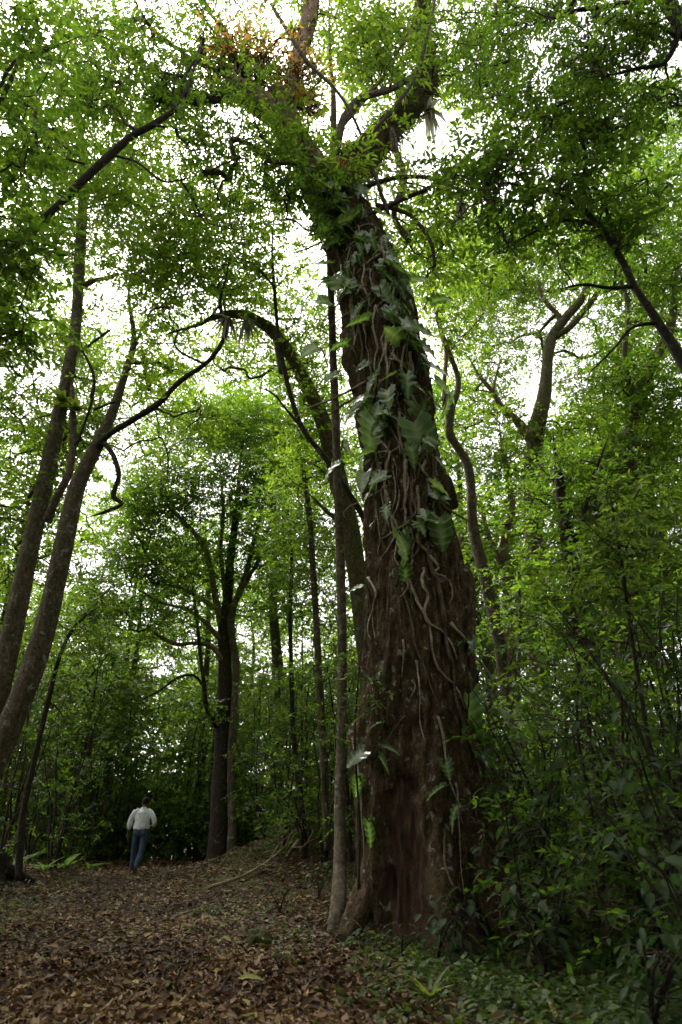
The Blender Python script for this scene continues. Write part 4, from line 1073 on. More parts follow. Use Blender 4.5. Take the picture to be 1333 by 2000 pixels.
thicket('background_undergrowth', 'dense mass of thin stems and small leaves closing the view beyond the path',
        [(-60, 480, 1390, 1660, 24, 34, 420, .6, 1.1), (-60, 760, 1540, 1680, 24, 31, 420, .5, .9), (440, 1400, 1480, 1660, 23.5, 30, 200, .5, .9), (560, 1400, 1480, 1660, 17, 24, 160, .5, .9), (440, 760, 1300, 1640, 23.5, 33, 220, .6, 1.0), (540, 760, 1300, 1640, 18, 24, 90, .5, .9), (900, 1400, 1150, 1660, 14, 26, 230, .6, 1.0), (-40, 260, 1250, 1450, 22, 32, 110, .7, 1.1), (560, 1333, 900, 1300, 22, 34, 180, .7, 1.1)],
        .2, 'under', 7, (2.0, 7.0))
thicket('forest_wall', 'deep green mass of distant leaves behind all the trunks',
        [(-150, 850, 1300, 1660, 36, 50, 240, 1.3, 2.2), (-150, 850, 1180, 1420, 40, 55, 70, 1.3, 2.2), (850, 1450, 1440, 1660, 36, 50, 90, 1.3, 2.2)], .5, 'under', 6, (5.0, 10.0), 7)

# ================================================================== epiphytes
def strap_leaf(name, seed, droop):
    return grid_leaf(name, 8, lambda x: .045 * (1 - x ** 3) + .004, .5, droop, .0, 0, seed, 1)
STRAP = [strap_leaf('strap_leaf', s, d) for s, d in ((1, .55), (2, .9), (3, .3))]
for me in STRAP: me.materials.append(LEAF['strap'])
FERN = [strap_leaf('fern_frond', s, d) for s, d in ((4, .4), (5, .2))]
for me in FERN: me.materials.append(LEAF['fern'])

def rosette(name, label, loc, n, size, meshes, hang=0.0, cat='epiphyte', wide=1.6, group=None, up=.6):
    t = thing(name, label, cat, loc, group)
    for k in range(n):
        a = 6.283 * k / n + random.uniform(-.3, .3); e = random.uniform(-.3, 1.0) * up - hang
        ax = (math.cos(a) * .8, math.sin(a) * .8, e)
        leaf_obj('leaf', meshes[k % len(meshes)], (0, 0, 0), ax, (0, 0, 1), size * random.uniform(.6, 1.15), t, None, wide)
    return t

rosette('bromeliad', 'grey strappy air plant drooping over the arching mossy limb', at(446, 622, 11.75), 26, .46, STRAP, .7)
rosette('bromeliad', 'grey strappy air plant hanging right of the first one on the mossy limb', at(484, 628, 13.2), 30, .58, STRAP, .7)
rosette('bromeliad', 'pale strappy air plant under the dense dark crown', at(902, 400, 9.4), 16, .42, STRAP, .7)
rosette('bromeliad', 'dark strappy air plant at the elbow of the big crooked limb', at(838, 215, 11.3), 20, .7, STRAP, .8)
rosette('bromeliad', 'green leafy air plant sitting on a stem of the multi-stem tree', at(122, 782, 12.7), 14, .5, FERN, -.1, wide=3.2)
rosette('bromeliad', 'small green air plant tucked behind the grey stems of the multi-stem tree', at(150, 800, 12.6), 12, .4, FERN, -.1, wide=3.0)
rosette('fern', 'yellow-green fern perched beside the upright pale limb at the top', at(572, 62, 10.6), 14, .5, FERN, -.2, 'fern', 1.6)
rosette('fern', 'yellow-green fern clinging below the fork next to the pale limb', at(596, 190, 10.4), 12, .5, FERN, .0, 'fern', 2.2)

def orange_clump(label, px, py, Y, rx, n, roots, leaf=.11):
    loc = at(px, py, Y)
    t = thing('epiphyte_clump', label, 'epiphyte', loc, None)
    p = RNG.normal(0, 1, (n, 3)) * np.array([rx, rx * .7, rx * .55]); p[:, 2] = np.abs(p[:, 2]) * 1.1
    ax = unit(p) + RNG.normal(0, .6, (n, 3))
    ln = leaf * RNG.uniform(.5, 1.3, n)
    tag(link('leaves', leaf_mesh('leaves', p, ax, RNG.normal(0, 1, (n, 3)), ln, ln * .4), LEAF['orange'], t), kind='stuff')
    m = RNG.normal(0, 1, (int(n * .5), 3)) * np.array([rx * .9, rx * .5, rx * .16])
    tag(link('moss', leaf_mesh('moss', m, RNG.normal(0, 1, m.shape) - np.array([0, 0, .6]), RNG.normal(0, 1, m.shape), .14 + 0 * m[:, 0], .035), LEAF['moss'], t), kind='stuff')
    for k in range(roots):
        x = random.uniform(-1, 1) * rx; q = [np.array([x, -.25 + random.uniform(-.1, .1), -.02])]
        for j in range(5):
            q.append(q[-1] + np.array([random.gauss(0, .06), random.gauss(0, .04) - .02, -random.uniform(.06, .2)]))
        tube_obj('hanging_root', smooth_path(q, 4), np.linspace(.012, .005, 21), BARK['root'], t, 5)
    return t
orange_clump('orange-leaved clump growing on the flat broken limb near the top', 478, 140, 10.05, .62, 2600, 26)
orange_clump('small orange clump in the angle of the upright pale limb', 592, 215, 10.4, .26, 500, 4)
orange_clump('yellow-orange clump at the foot of the crooked dark limb', 664, 352, 9.95, .22, 420, 5)
orange_clump('orange clump on the upright pale limb above the fork', 600, 150, 10.5, .3, 420, 0)

# ================================================================== shrubs
BROAD = [grid_leaf('broad_leaf', 7, lambda x, k=k: max(.006, k * math.sin(math.pi * x ** .85) ** .85), .3, d, .012, 0, s, 1) for k, d, s in ((.24, .25, 31), (.20, .4, 32), (.28, .3, 33))]
for me in BROAD: me.materials.append(LEAF['broad'])

def broad_shrub(label, x, y, h, nst, per_stem, size, spread=.5, group='broad-leaved shrubs under the trees', start=.2):
    base = on_ground(x, y)
    t = thing('broadleaf_shrub', label, 'shrub', base, group)
    per_stem = int(per_stem * 1.35)
    for s in range(nst):
        a = random.uniform(0, 6.283); hh = h * random.uniform(.6, 1.05)
        k = np.linspace(0, 1, 7)[:, None]
        p = np.hstack([math.cos(a) * spread * hh * k ** 1.6, math.sin(a) * spread * hh * k ** 1.6, hh * (k - .12 * k ** 3)]) + RNG.normal(0, .02 * hh, (7, 3)) * k
        p[0] = (.03 * math.cos(a), .03 * math.sin(a), -.05)
        p = smooth_path(p, 4)
        so = tube_obj('stem', p, np.linspace(.016, .005, len(p)), BARK['dark'], t, 5)
        for j in range(per_stem):
            u = start + (1 - start) * (j + random.random() * .5) / per_stem
            q = p[min(len(p) - 1, int(u * (len(p) - 1)))]
            b = a + (1.9 if j % 2 else -1.9) + random.gauss(0, .8)
            r = random.uniform(.02, .34) * (1.1 - .4 * u)
            off = np.array([math.cos(b) * r, math.sin(b) * r, random.uniform(-.05, .12)])
            ax = np.array([math.cos(b), math.sin(b), random.uniform(-.75, -.05)])
            leaf_obj('leaf', BROAD[(j + s) % 3], q + off, ax, (random.gauss(0, .25), random.gauss(-.15, .25), 1), size * .72 * random.uniform(.5, 1.25), so, None, random.uniform(.75, 1.2))
            if r > .12:
                tube_obj('leaf_stalk', np.array([q, q + off * .5 + np.array([0, 0, .02]), q + off]), [.006, .005, .004], BARK['twig'], so, 3)
    return t

for lab, x, y, h, n, k, s, sp in [
        ('tall dark shrub reaching up at the very edge behind the black sapling', 3.25, 6.9, 4.0, 7, 17, .24, .26),
        ('tall shaded shrub just in front of the thin black leaning sapling', 2.75, 6.2, 3.0, 7, 15, .21, .28),
        ('shrub with long pale leaves beside the giant trunk at chest height', 2.05, 8.3, 2.5, 6, 14, .22, .22),
        ('broad-leaved shrub leaning on the root flare of the giant trunk', 2.35, 9.0, 3.2, 6, 14, .23, .24),
        ('bushy dark shrub low at the edge of the frame near the ground cover', 2.45, 5.35, 1.3, 8, 14, .18, .45),
        ('low shrub with grey-green leaves between giant roots and the bushy dark one', 1.75, 6.9, 1.3, 7, 12, .18, .45),
        ('knee-high shrub at the foot of the giant tree in deep shade', 1.15, 8.1, .75, 5, 8, .2, .5),
        ('tall shrub standing behind the slim black stem', 3.4, 8.6, 3.8, 7, 16, .24, .25),
        ('tall shrub with light tips furthest back in the shaded shrubs', 4.3, 10.2, 4.6, 7, 16, .25, .25),
        ('mid-height shrub filling the gap below the crooked pale trunk', 3.0, 10.4, 3.4, 7, 15, .23, .26),
        ('low spreading shrub in the near corner of the ground cover', 1.95, 5.2, .8, 7, 9, .17, .6),
        ('dense shrub behind the near corner shrub in deep shade', 2.9, 7.3, 2.0, 8, 15, .2, .4),
        ('small shrub with drooping leaves next to the trailing giant root', 1.85, 7.75, 1.7, 6, 11, .19, .35),
        ('very tall thin shrub at the edge overtopping the others', 3.9, 7.6, 4.6, 6, 18, .26, .22)]:
    broad_shrub(lab, x, y, h, n, k, s, sp)
for lab, x, y, h, n, k, s in [('seedling with two leaf pairs in front of the mossy pole root', .22, 8.35, .42, 2, 6, .13), ('small seedling low in front of the dark trunk hollow', .62, 8.1, .35, 2, 6, .14),
                              ('leafy seedling below the hollow with three drooping leaves', .95, 7.9, .5, 2, 7, .19), ('seedling on the litter beside the mossy stone', -.55, 7.4, .16, 2, 5, .08),
                              ('seedling at the foot of the bank under the fallen branch', -.9, 11.5, .4, 3, 7, .12), ('seedling with pale leaves right behind the fallen branch', -.35, 12.4, .7, 3, 8, .14)]:
    broad_shrub(lab, x, y, h, n, k, s, .45, 'seedlings on the forest floor', .35)

# big-leaved herbs beside the path on the far bank
HERB = [grid_leaf('herb_blade', 8, lambda x: max(.006, .15 * math.sin(math.pi * x ** .8) ** .9), .35, .45, .01, 0, 41, 1)]
hm = leaf_mat('herb_blade_leaf', [(0, G(.035, .08, .02)), (1, G(.06, .115, .028))], (2.4, 2.4, 1.4), .42, .4, .45, 'object', (.16, .24, .09)); HERB[0].materials.append(hm)
for lab, px, Y, n, s in [('light green broad-bladed herb at the path edge by the dark stump', 88, 17.0, 7, 0.56), ('light green herb second along the path edge from the stump', 128, 18.5, 7, 0.56),
                         ('small light green herb nearest the walking man', 176, 20.5, 6, 0.49), ('tall light green herb behind the dark stump', 40, 19.0, 7, 0.70), ('low light green herb right against the frame edge by the stump', 12, 16.0, 6, 0.42)]:
    p = at(px, 1690, Y); b = on_ground(p[0], p[1])
    t = thing('herb', lab, 'plant', b, 'herbs along the path edge')
    for k in range(n):
        a = 6.283 * k / n + random.random(); e = random.uniform(.5, 1.8)
        leaf_obj('leaf', HERB[0], (0, 0, .02), (math.cos(a), math.sin(a), e), (-math.cos(a), -math.sin(a), .6), s * random.uniform(.6, 1.1), t, None, 1.1)

def bush(label, px, Y, h, r, n, leaf=.13, mat='under', group='leafy bushes along the path', per=24, x=None):
    xx = at(px, 1650, Y)[0] if x is None else x
    b = on_ground(xx, Y)
    t = thing('leafy_bush', label, 'bush', b, group)
    stems, C, Rr = [], [], []
    for s in range(5):
        a = random.uniform(0, 6.28); k = np.linspace(0, 1, 6)[:, None]
        p = np.hstack([math.cos(a) * r * .6 * k ** 1.4, math.sin(a) * r * .6 * k ** 1.4, h * random.uniform(.7, 1) * k]) + RNG.normal(0, .04, (6, 3))
        p[0] = (math.cos(a) * .05, math.sin(a) * .05, -.1)
        p = smooth_path(p, 3); stems.append(p)
        tube_obj('stem', p, np.linspace(.028, .008, len(p)), BARK['dark'], t, 6)
    for _ in range(n):
        a = random.uniform(0, 6.28); q = math.sqrt(random.random()) * r
        C.append(np.array([math.cos(a) * q, math.sin(a) * q, random.uniform(.12, 1.0) * h])); Rr.append(random.uniform(.3, .55))
    crown(t, C, Rr, stems, leaf, per, 8, mat, .42, .02, .2, 3, .7)
    return t

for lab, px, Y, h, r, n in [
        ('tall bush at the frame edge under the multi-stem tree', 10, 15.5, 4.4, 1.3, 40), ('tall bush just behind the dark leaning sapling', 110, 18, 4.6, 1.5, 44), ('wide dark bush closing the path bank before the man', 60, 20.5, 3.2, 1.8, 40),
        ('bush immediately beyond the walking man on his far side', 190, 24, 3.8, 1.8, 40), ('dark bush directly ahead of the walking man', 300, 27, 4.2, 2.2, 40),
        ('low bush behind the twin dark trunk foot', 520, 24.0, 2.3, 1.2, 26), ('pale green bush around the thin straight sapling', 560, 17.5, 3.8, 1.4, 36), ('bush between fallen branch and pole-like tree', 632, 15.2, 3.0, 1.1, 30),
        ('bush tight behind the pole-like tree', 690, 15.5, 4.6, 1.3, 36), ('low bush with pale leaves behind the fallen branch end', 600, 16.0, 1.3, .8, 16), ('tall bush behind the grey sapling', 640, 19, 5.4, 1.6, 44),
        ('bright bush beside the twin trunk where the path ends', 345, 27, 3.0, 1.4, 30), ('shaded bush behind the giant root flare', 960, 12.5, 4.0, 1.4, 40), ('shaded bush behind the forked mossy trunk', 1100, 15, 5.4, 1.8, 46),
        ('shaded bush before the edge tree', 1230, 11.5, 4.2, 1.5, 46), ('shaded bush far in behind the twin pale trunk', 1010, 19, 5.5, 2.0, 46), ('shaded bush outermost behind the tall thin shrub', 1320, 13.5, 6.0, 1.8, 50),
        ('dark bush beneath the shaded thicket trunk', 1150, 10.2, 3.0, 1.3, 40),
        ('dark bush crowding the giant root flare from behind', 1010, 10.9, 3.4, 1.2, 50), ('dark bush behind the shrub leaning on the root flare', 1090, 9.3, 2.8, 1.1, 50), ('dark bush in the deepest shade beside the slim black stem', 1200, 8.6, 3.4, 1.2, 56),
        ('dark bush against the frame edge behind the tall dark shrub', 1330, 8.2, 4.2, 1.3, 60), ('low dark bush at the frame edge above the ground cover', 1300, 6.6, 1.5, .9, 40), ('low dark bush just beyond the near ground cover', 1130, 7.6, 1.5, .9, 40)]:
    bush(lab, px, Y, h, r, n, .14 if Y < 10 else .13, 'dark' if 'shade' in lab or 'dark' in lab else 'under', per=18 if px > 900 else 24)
# small leafy spray growing out of the pole tree's side
b = on_ground(.18, 9.4)
t = thing('climbing_shrub', 'leafy shrub climbing between the pole-like tree and the giant trunk', 'shrub', b)
p = smooth_path(np.array([(0, 0, -.1), (.05, -.02, 1.2), (.0, -.05, 2.2), (.05, -.1, 3.0), (.12, -.12, 3.6)]), 6)
tube_obj('stem', p, np.linspace(.02, .008, len(p)), BARK['dark'], t, 6)
C = [np.asarray(at(px, py, 9.2)) - b for px, py in ((690, 1330), (660, 1360), (720, 1350), (700, 1390), (670, 1400), (720, 1310), (690, 1290), (735, 1385), (650, 1440))]
crown(t, C, [.26] * len(C), [p], .12, 60, 7, 'herb', .45, .012, .2, 3, .7)

# ================================================================== forest floor
def litter_points(n, y0, y1, xl, xr, power=1.0):
    y = y0 + (y1 - y0) * RNG.random(n) ** power
    half = .52 * (y * .912) + .6
    x = np.maximum(-half, xl) + RNG.random(n) * (np.minimum(half, xr) - np.maximum(-half, xl))
    return x, y

def litter_mesh(n, y0, y1, xl, xr, size, power, lift):
    x, y = litter_points(n, y0, y1, xl, xr, power)
    keep = (RNG.random(n) < .72 + .5 * vnoise(x * 1.1, y * 1.1, 0 * x, 72)) & ((x - 1.05) ** 2 + (y - 10) ** 2 > 1.0) & (RNG.random(n) > .95 * sstep(-.1, 1.0, x) * (1 - sstep(10, 12, y)))
    x, y = x[keep], y[keep]; m = len(x)
    z = ground_z(x, y) + RNG.uniform(.005, lift, m)
    a = RNG.uniform(0, 6.283, m)
    ax = np.stack([np.cos(a), np.sin(a), RNG.normal(0, .25, m)], 1)
    nr = np.stack([RNG.normal(0, .4, m), RNG.normal(-.1, .4, m), np.ones(m)], 1)
    ln = size * np.clip(RNG.lognormal(-.08, .38, m), .35, 2.0)
    return np.stack([x, y, z], 1), ax, nr, ln

P, A, U, Ln = zip(litter_mesh(54000, 4.6, 10.5, -5.4, 2.5, .064, 1.1, .05), litter_mesh(52000, 10, 24, -9.5, 3, .072, 1.2, .05), litter_mesh(6000, 22, 26, -12, 3, .13, 1, .05))
P, A, U, Ln = np.vstack(P), np.vstack(A), np.vstack(U), np.concatenate(Ln)
near = P[:, 1] < 8.2
cl = np.clip(RNG.normal(.46, .27, len(Ln)) + .16 * vnoise(P[:, 0] * .9, P[:, 1] * .9, 0 * P[:, 0], 71), 0, .97); cl[RNG.random(len(Ln)) < .014] = 1.0
W = Ln * RNG.uniform(.32, .55, len(Ln))
v, q = leaf_arrays(P[near], A[near], U[near], Ln[near], W[near], fold=.45, droop=.05)
v = v.reshape(-1, 6, 3); nn_ = near.sum()
v[:, 3, 2] += RNG.uniform(-.1, .35, nn_) * Ln[near]; v[:, 1, 2] += RNG.uniform(0, .2, nn_) * Ln[near]
v2, t2 = kite_arrays(P[~near], A[~near], U[~near], Ln[~near], W[~near], .5)
v = np.vstack([v.reshape(-1, 3), v2]); t2 = t2 + nn_ * 6
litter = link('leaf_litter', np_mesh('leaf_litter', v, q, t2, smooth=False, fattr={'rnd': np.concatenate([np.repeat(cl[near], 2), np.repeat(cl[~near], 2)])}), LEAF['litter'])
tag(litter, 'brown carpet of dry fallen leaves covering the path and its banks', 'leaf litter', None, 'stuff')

FALL = [grid_leaf('fallen_leaf', 7, lambda x, k=k: max(.006, k * math.sin(math.pi * x ** .9)), f, d, .03, 0, s, 1) for k, f, d, s in ((.22, .9, -.3, 51), (.18, .5, .25, 52), (.26, 1.2, -.15, 53), (.2, -.7, .3, 54))]
for me in FALL: me.materials.append(LEAF['litter_obj'])
cnt = 0
while cnt < 300:
    y = 5.5 + 3.2 * random.random() ** 1.4; x = random.uniform(-.52, .22) * y * .9
    if (x - 1.05) ** 2 + (y - 10) ** 2 < 2: continue
    a = random.uniform(0, 6.283)
    leaf_obj('fallen_leaf', FALL[cnt % 4], on_ground(x, y, random.uniform(.03, .075)), (math.cos(a), math.sin(a), random.uniform(-.2, .45)), (random.gauss(0, .45), random.gauss(-.2, .45), 1), random.uniform(.05, .105), ground)
    cnt += 1
GF = [FALL[1].copy()]; GF[0].materials.clear(); GF[0].materials.append(LEAF['green_fallen'])
for lab, px, py, s, ang in [('long yellow-green fallen leaf lying in the near litter below the stone', 462, 1940, .24, .3), ('bright green fallen leaf on the open path', 248, 1846, .17, .9), ('green fallen leaf on the path furthest towards the man', 256, 1786, .14, 1.2),
                            ('pale green fallen leaf nearest the lower edge of the path', 270, 1938, .16, 2.4), ('yellow fallen leaf lying by the mossy stone', 430, 1852, .12, .2), ('green fallen leaf on the slope under the fallen branch', 396, 1806, .16, .5)]:
    d = ray(px, py); tt = -CAM_Z / d[2]; p = CAM + d * tt
    o = leaf_obj('green_leaf', GF[0], on_ground(p[0], p[1], .09), (math.cos(ang), math.sin(ang), .1), (0, -.3, 1), s, None)
    tag(o, lab, 'leaf', 'green leaves fallen on the path')

def cover(n, xf, leaf):
    x, y = xf(n)
    k = len(x)
    base = np.stack([x, y, ground_z(x, y)], 1)
    m = 4
    pos = np.repeat(base, m, 0) + np.stack([RNG.normal(0, .035, k * m), RNG.normal(0, .035, k * m), np.abs(RNG.normal(.04, .05, k * m))], 1)
    a = RNG.uniform(0, 6.283, k * m)
    ax = np.stack([np.cos(a), np.sin(a), RNG.uniform(-.1, .6, k * m)], 1)
    nr = np.stack([RNG.normal(0, .35, k * m), RNG.normal(0, .35, k * m), np.ones(k * m)], 1)
    return pos, ax, nr, leaf * RNG.uniform(.5, 1.3, k * m)
def cov_right(n):
    x = RNG.uniform(-.4, 4.5, n); y = RNG.uniform(4.8, 9.5, n)
    k = RNG.random(n) < sstep(-.2, 1.3, x) * (.35 + .65 * (vnoise(x * 1.4, y * 1.4, 0 * x, 61) > -.1))
    return x[k], y[k]
def cov_slope(n):
    x = RNG.uniform(-4.5, 1, n); y = RNG.uniform(8, 22, n)
    k = RNG.random(n) < sstep(-3.6 + 0 * y, -1.4, x + .06 * (y - 12)) * (vnoise(x * 1.2, y * 1.2, 0 * x, 62) > 0) * .8
    return x[k], y[k]
def cov_left(n):
    x = RNG.uniform(-10, -3, n); y = RNG.uniform(9, 23, n)
    k = RNG.random(n) < sstep(-.34 * y, -.44 * y, x) * (vnoise(x * 1.1, y * 1.1, 0 * x, 63) > -.2)
    return x[k], y[k]
P, A, U, Ln = zip(cover(6500, cov_right, .075), cover(3200, cov_slope, .06), cover(4200, cov_left, .06))
P, A, U, Ln = np.vstack(P), np.vstack(A), np.vstack(U), np.concatenate(Ln)
gc = link('ground_cover', far_leaf_mesh('ground_cover', P, A, U, Ln, Ln * .55), LEAF['herb'])
tag(gc, 'low green herbs and moss sprouting through the leaf litter', 'ground cover', None, 'stuff')

rosette('grass_tuft', 'yellow-green grass tuft in the litter before the giant tree', on_ground(.68, 6.35, .02), 14, .3, FERN, -.5, 'plant', 1.2)

def lump(name, label, cat, loc, r, mat, seed, h=1.0, n=40):
    th = np.linspace(0, 2 * math.pi, n, endpoint=False); ph = np.linspace(0, math.pi, 24)
    T, Pp = np.meshgrid(th, ph)
    d = np.stack([np.sin(Pp) * np.cos(T), np.sin(Pp) * np.sin(T), np.cos(Pp)], -1)
    k = 1 + .28 * vnoise(d[..., 0] * 1.8 + seed, d[..., 1] * 1.8, d[..., 2] * 1.8, seed) + .10 * vnoise(d[..., 0] * 6, d[..., 1] * 6, d[..., 2] * 6, seed + 1)
    V = d * k[..., None] * r * np.array([1, 1, h])
    i = np.arange(23)[:, None] * n + np.arange(n)[None]; i2 = np.arange(23)[:, None] * n + (np.arange(n)[None] + 1) % n
    q = np.stack([i, i + n, i2 + n, i2], -1).reshape(-1, 4)
    o = link(name, np_mesh(name, V.reshape(-1, 3), q), mat)
    o.location = Vector([float(x) for x in loc])
    return tag(o, label, cat)
moss_rock = simple_mat('mossy_stone', (.02, .018, .012), (.075, .085, .02), .95, 9, .6)
d = ray(505, 1852); p = CAM + d * (-CAM_Z / d[2])
lump('mossy_stone', 'small dark stone with a mossy yellow-green top on the path', 'stone', on_ground(p[0], p[1], .06), .15, moss_rock, 5, .95)
st = thing('rotting_stump', 'low dark rotting stump on the bank at the path edge', 'stump', on_ground(-7.0, 15.0))
pz = np.array([(0, 0, -.2), (0, .02, .1), (.02, 0, .38), (.03, 0, .5), (.04, 0, .53)])
own_st = tube_obj('stump_wood', smooth_path(pz, 6), np.interp(np.linspace(0, 1, 25), [0, .3, .8, .95, 1], [.62, .48, .42, .36, .1]), BARK['dark'], st, 36, .28, 7)
for k in range(4):
    a = .5 + 1.5 * k
    tube_obj('root_spur', smooth_path(np.array([(math.cos(a) * .3, math.sin(a) * .3, .2), (math.cos(a) * .65, math.sin(a) * .65, .05), (math.cos(a) * 1.0, math.sin(a) * 1.0, -.1)]), 5), np.linspace(.15, .05, 11), BARK['dark'], st, 12, .2, k)

# fallen branches on the bank
def gpoint(px, py, Y0=None):
    d = ray(px, py)
    t = np.linspace(4, 40, 3000)
    Q = CAM + d[None] * t[:, None]
    below = Q[:, 2] < ground_z(Q[:, 0], Q[:, 1])
    return Q[np.argmax(below)] if below.any() else Q[-1]
def fallen(label, rows, sides, r0, lift=.06):
    pts = np.array([gpoint(a, b) + np.array([0, 0, lift + c]) for a, b, c in rows])
    t = thing('fallen_branch', label, 'branch', pts[0], 'dead branches on the bank')
    P3 = smooth_path(pts, 7) - pts[0]
    tube_obj('limb', P3, np.linspace(r0, r0 * .45, len(P3)), BARK['dead'], t, 9, .2, len(label))
    for (u, dx, dy, dz) in sides:
        b = P3[int(u * (len(P3) - 1))]
        e = np.array([dx, dy, dz])
        pp = smooth_path(np.array([b, b + e * .5 + RNG.normal(0, .05, 3), b + e]), 5)
        tube_obj('twig', pp, np.linspace(r0 * .5, r0 * .18, len(pp)), BARK['dead'], t, 6, .15, int(u * 100)); pe = pp[-1]
        tube_obj('twig', smooth_path(np.array([pp[5], pp[5] + e * .3 + RNG.normal(0, .12, 3), pp[5] + e * .5 + RNG.normal(0, .22, 3)]), 4), np.linspace(r0 * .32, r0 * .12, 9), BARK['dead'], t, 5)
fallen('long pale dead branch lying up the bank towards the giant tree', [(405, 1742, 0), (470, 1722, .02), (520, 1697, .05), (560, 1668, .12), (600, 1640, .3)], [(.55, .5, .2, .55), (.7, -.1, .1, .6), (.75, .5, -.2, .35), (.9, .1, .2, .7), (.4, .35, -.5, .1), (.95, .5, .1, .2), (.62, .3, .5, .5), (.82, -.4, .0, .45), (.3, -.3, -.4, .12)], .034)
fallen('shorter dead branch with bare forks beside the pole-like tree', [(560, 1690, .1), (590, 1660, .2), (625, 1625, .45), (640, 1600, .8)], [(.4, -.3, 0, .5), (.6, .3, .1, .4), (.8, -.35, .1, .3), (.9, .3, -.1, .5), (.2, .4, -.2, .3)], .028)
fallen('thin dead stick across the open path', [(300, 1812, 0), (380, 1786, .01), (420, 1775, .02)], [(.6, .3, .2, .05)], .018, .05)
fallen('straight brown stick in the near ground cover', [(1090, 2010, .02), (1065, 1960, .03), (1045, 1945, .05)], [], .018, .05)
fallen('dead stick leaning against the twin dark trunk foot', [(400, 1680, 0), (408, 1665, .12), (416, 1655, .3)], [], .02, .03)

# ================================================================== the walking man
def evaluated(name, parts, voxel, mat, parent, smooth=3, fold=0.0):
    v, q, t = merge(parts)
    me = np_mesh('tmp', v, q, t)
    o = bpy.data.objects.new('tmp', me); COL.objects.link(o)
    m = o.modifiers.new('r', 'REMESH'); m.mode = 'VOXEL'; m.voxel_size = voxel; m.use_smooth_shade = True
    s = o.modifiers.new('s', 'SMOOTH'); s.iterations = smooth; s.factor = .5
    dg = bpy.context.evaluated_depsgraph_get()
    me2 = bpy.data.meshes.new_from_object(o.evaluated_get(dg))
    bpy.data.objects.remove(o); bpy.data.meshes.remove(me)
    if fold:
        n = len(me2.vertices); co = np.zeros(n * 3, np.float32); me2.vertices.foreach_get('co', co); co = co.reshape(-1, 3)
        no = np.zeros(n * 3, np.float32); me2.vertex_normals.foreach_get('vector', no); no = no.reshape(-1, 3)
        f = vnoise(co[:, 0] * 16 + co[:, 2] * 7, co[:, 1] * 16, co[:, 2] * 9, 81) + .6 * vnoise(co[:, 0] * 30 - co[:, 2] * 9, co[:, 1] * 30, co[:, 2] * 16, 82)
        me2.vertices.foreach_set('co', (co + no * (f * fold)[:, None]).ravel().astype(np.float32)); me2.update()
    me2.name = name; me2.materials.clear()
    return link(name, me2, mat, parent)

def loft(rings, seg=28):
    """rings of (cx, cy, cz, rx, ry) with a smooth path between"""
    S = smooth_path(rings, 6)
    th = np.linspace(0, 2 * math.pi, seg, endpoint=False)
    V = np.stack([np.stack([r[0] + r[3] * np.cos(th), r[1] + r[4] * np.sin(th), np.full(seg, r[2])], 1) for r in S])
    n = len(S); V = V.reshape(-1, 3)
    i = np.arange(n - 1)[:, None] * seg; j = np.arange(seg)[None]; j2 = (j + 1) % seg
    q = np.stack([i + j, i + j2, i + seg + j2, i + seg + j], -1).reshape(-1, 4)
    V = np.vstack([V, S[0][:3], S[-1][:3]]); a, b = len(V) - 2, len(V) - 1
    jj = np.arange(seg); jn = (jj + 1) % seg
    t = np.vstack([np.stack([jn, jj, np.full(seg, a)], 1), np.stack([(n - 1) * seg + jj, (n - 1) * seg + jn, np.full(seg, b)], 1)])
    return V, q, t

def limb(rows, seg=16):
    S = smooth_path(rows, 6)
    return tube_arrays(S[:, :3], S[:, 3], seg)

mp_ = gpoint(276, 1699)
man = thing('person', 'man in white shirt and blue jeans walking away along the path', 'person', (mp_[0], 19.5, float(ground_z(mp_[0], 19.5))))
man.rotation_euler = (0, 0, R(6))
man.scale = (1.0, 1.0, 1.0)
skin = simple_mat('skin', (.13, .065, .042), (.18, .09, .06), .5, 30)
shirt_m = simple_mat('white_shirt_cloth', (.70, .74, .80), (.80, .82, .85), .85, 14, .45, (1, 1, .35))
jean_m = simple_mat('blue_denim', (.03, .055, .095), (.075, .12, .19), .9, 11, .4, (1, 1, .5))
hair_m = simple_mat('black_hair', (.004, .0035, .003), (.012, .010, .009), .7, 60, .4)
shoe_m = simple_mat('dark_leather', (.012, .010, .009), (.03, .025, .02), .5, 20)
SHL, SHR = (-.195, .06, 1.43), (.195, .06, 1.43)
arm_l = [(-.165, .06, 1.37, .05), (-.255, .03, 1.28, .048), (-.30, .03, 1.13, .042), (-.325, .08, 1.00, .036), (-.335, .12, .90, .028)]
arm_r = [(.165, .06, 1.37, .05), (.265, .02, 1.29, .048), (.315, .04, 1.15, .043), (.285, .17, 1.10, .037), (.235, .28, 1.08, .028)]
leg_l = [(-.095, .0, .93, .095), (-.11, .08, .72, .08), (-.12, .16, .50, .057), (-.15, .19, .30, .048), (-.155, .20, .09, .036)]
leg_r = [(.095, .0, .93, .095), (.09, -.02, .72, .08), (.065, -.05, .50, .057), (.045, -.19, .31, .046), (.012, -.31, .14, .034)]
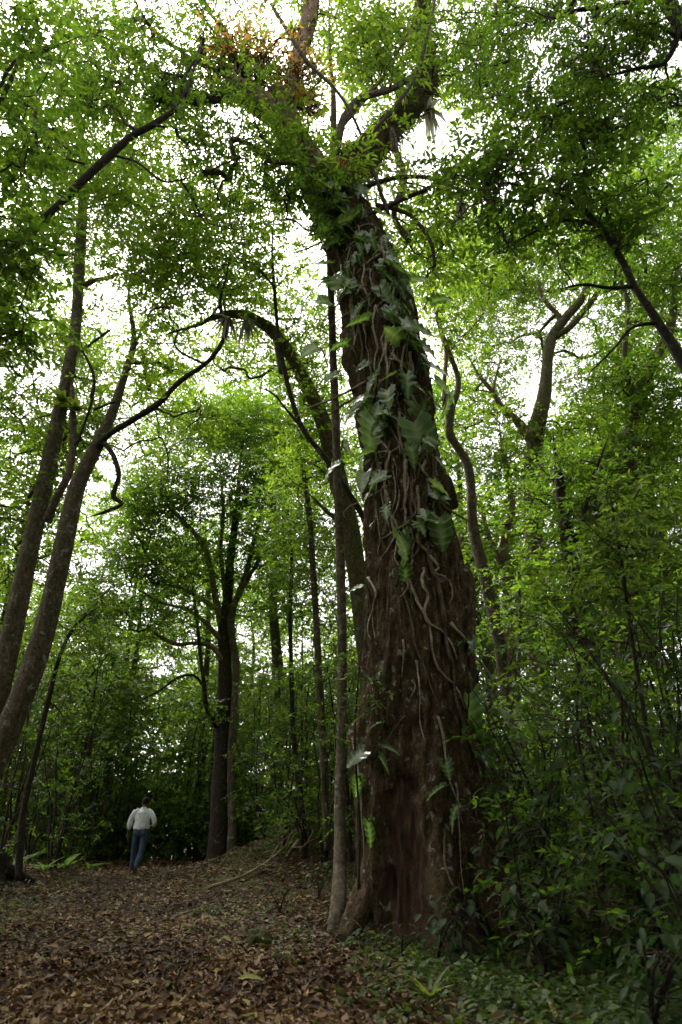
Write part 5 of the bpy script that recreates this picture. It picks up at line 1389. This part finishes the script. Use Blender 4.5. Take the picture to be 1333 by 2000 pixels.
def hand(w, d, side):
    """palm and five fingers hanging from the wrist along d"""
    w, d = np.array(w), unit(np.array(d)); s = np.array([0, 1.0, 0]) - d * d[1]; s = unit(s)
    inw = unit(np.cross(d, s)) * side
    parts = [limb([(*w, .024), (*(w + d * .05), .034), (*(w + d * .095), .031)], 10)]
    for k, (o, L) in enumerate(((-.028, .062), (-.009, .075), (.010, .079), (.028, .07))):
        b = w + d * .09 - s * o
        parts.append(limb([(*b, .0095), (*(b + d * L * .5 + inw * .008), .009), (*(b + d * L + inw * .028), .0075)], 8))
    b = w + d * .035 + s * .028
    parts.append(limb([(*b, .012), (*(b + d * .03 + s * .018 + inw * .012), .0105), (*(b + d * .062 + s * .02 + inw * .022), .008)], 8))
    return parts
body_parts = [loft([(0, 0, .86, .15, .10), (0, .0, .95, .165, .115), (0, .02, 1.10, .145, .10), (0, .04, 1.28, .15, .095), (0, .06, 1.38, .13, .08), (0, .08, 1.46, .055, .05)]),
              limb([(0, .08, 1.46, .056), (.005, .12, 1.53, .052), (.01, .15, 1.57, .052)]),
              loft([(.012, .165, 1.535, .035, .04), (.012, .175, 1.565, .06, .075), (.012, .17, 1.62, .072, .092), (.012, .165, 1.68, .074, .096), (.012, .16, 1.72, .06, .078), (.012, .16, 1.745, .02, .03)]),
              limb([(.012, .25, 1.64, .012), (.012, .275, 1.60, .016)], 8), limb([(-.062, .165, 1.645, .012), (-.075, .16, 1.615, .016), (-.066, .165, 1.60, .008)], 8), limb([(.086, .165, 1.645, .012), (.099, .16, 1.615, .016), (.09, .165, 1.60, .008)], 8),
              limb(arm_l), limb(arm_r), limb(leg_l), limb(leg_r)] + hand((-.336, .125, .89), (-.02, .22, -.97), 1) + hand((.23, .29, 1.078), (-.35, .9, -.1), -1)
evaluated('body', body_parts, .011, skin, man, 2)
grow = lambda rows, g, lo=0, hi=99: [(*r[:3], r[3] + g) for r in rows[lo:hi]]
evaluated('shirt', [loft([(0, .01, .985, .165, .12), (0, .01, 1.01, .20, .15), (0, .02, 1.06, .205, .155), (0, .03, 1.18, .195, .145), (0, .045, 1.30, .205, .14), (0, .06, 1.385, .19, .125), (0, .075, 1.445, .13, .10), (0, .09, 1.495, .085, .075), (.005, .10, 1.53, .068, .068)]),
                    limb([(-.10, .06, 1.42, .08), (-.185, .06, 1.39, .082), (-.262, .03, 1.28, .068), (-.305, .03, 1.13, .064), (-.322, .07, 1.035, .058), (-.326, .08, 1.02, .05)]),
                    limb([(.10, .06, 1.42, .08), (.185, .06, 1.39, .082), (.27, .02, 1.29, .068), (.318, .04, 1.15, .064), (.29, .16, 1.105, .055), (.285, .17, 1.10, .048)])], .011, shirt_m, man, 3, .011)
evaluated('jeans', [loft([(0, 0, .84, .15, .12), (0, 0, .90, .192, .148), (0, .0, .97, .184, .136), (0, .01, 1.02, .165, .12)]),
                    limb([(-.09, .0, .93, .104), (-.118, .07, .74, .09), (-.14, .155, .52, .072), (-.15, .19, .32, .066), (-.155, .19, .10, .064)]),
                    limb([(.09, .0, .93, .104), (.095, -.02, .74, .092), (.085, -.05, .52, .075), (.05, -.17, .33, .07), (.015, -.28, .155, .066)])], .011, jean_m, man, 3, .008)
bv, bq, bt = loft([(0, .01, .985, .186, .136), (0, .01, .99, .19, .14), (0, .012, 1.015, .19, .14), (0, .012, 1.02, .186, .136)])
link('belt', np_mesh('belt', bv, bq, bt), shoe_m, man)
evaluated('hair', [loft([(.012, .13, 1.60, .05, .05), (.012, .14, 1.625, .076, .085), (.012, .15, 1.675, .085, .10), (.012, .155, 1.73, .078, .092), (.012, .16, 1.775, .04, .05)])], .008, hair_m, man, 2)
evaluated('shoe', [limb([(-.155, .14, .05, .045), (-.155, .22, .05, .046), (-.16, .32, .04, .042), (-.162, .38, .035, .028)], 14)], .009, shoe_m, man, 1)
evaluated('shoe', [limb([(.012, -.36, .13, .042), (.012, -.31, .09, .046), (.01, -.23, .045, .042), (.01, -.17, .03, .03)], 14)], .009, shoe_m, man, 1)
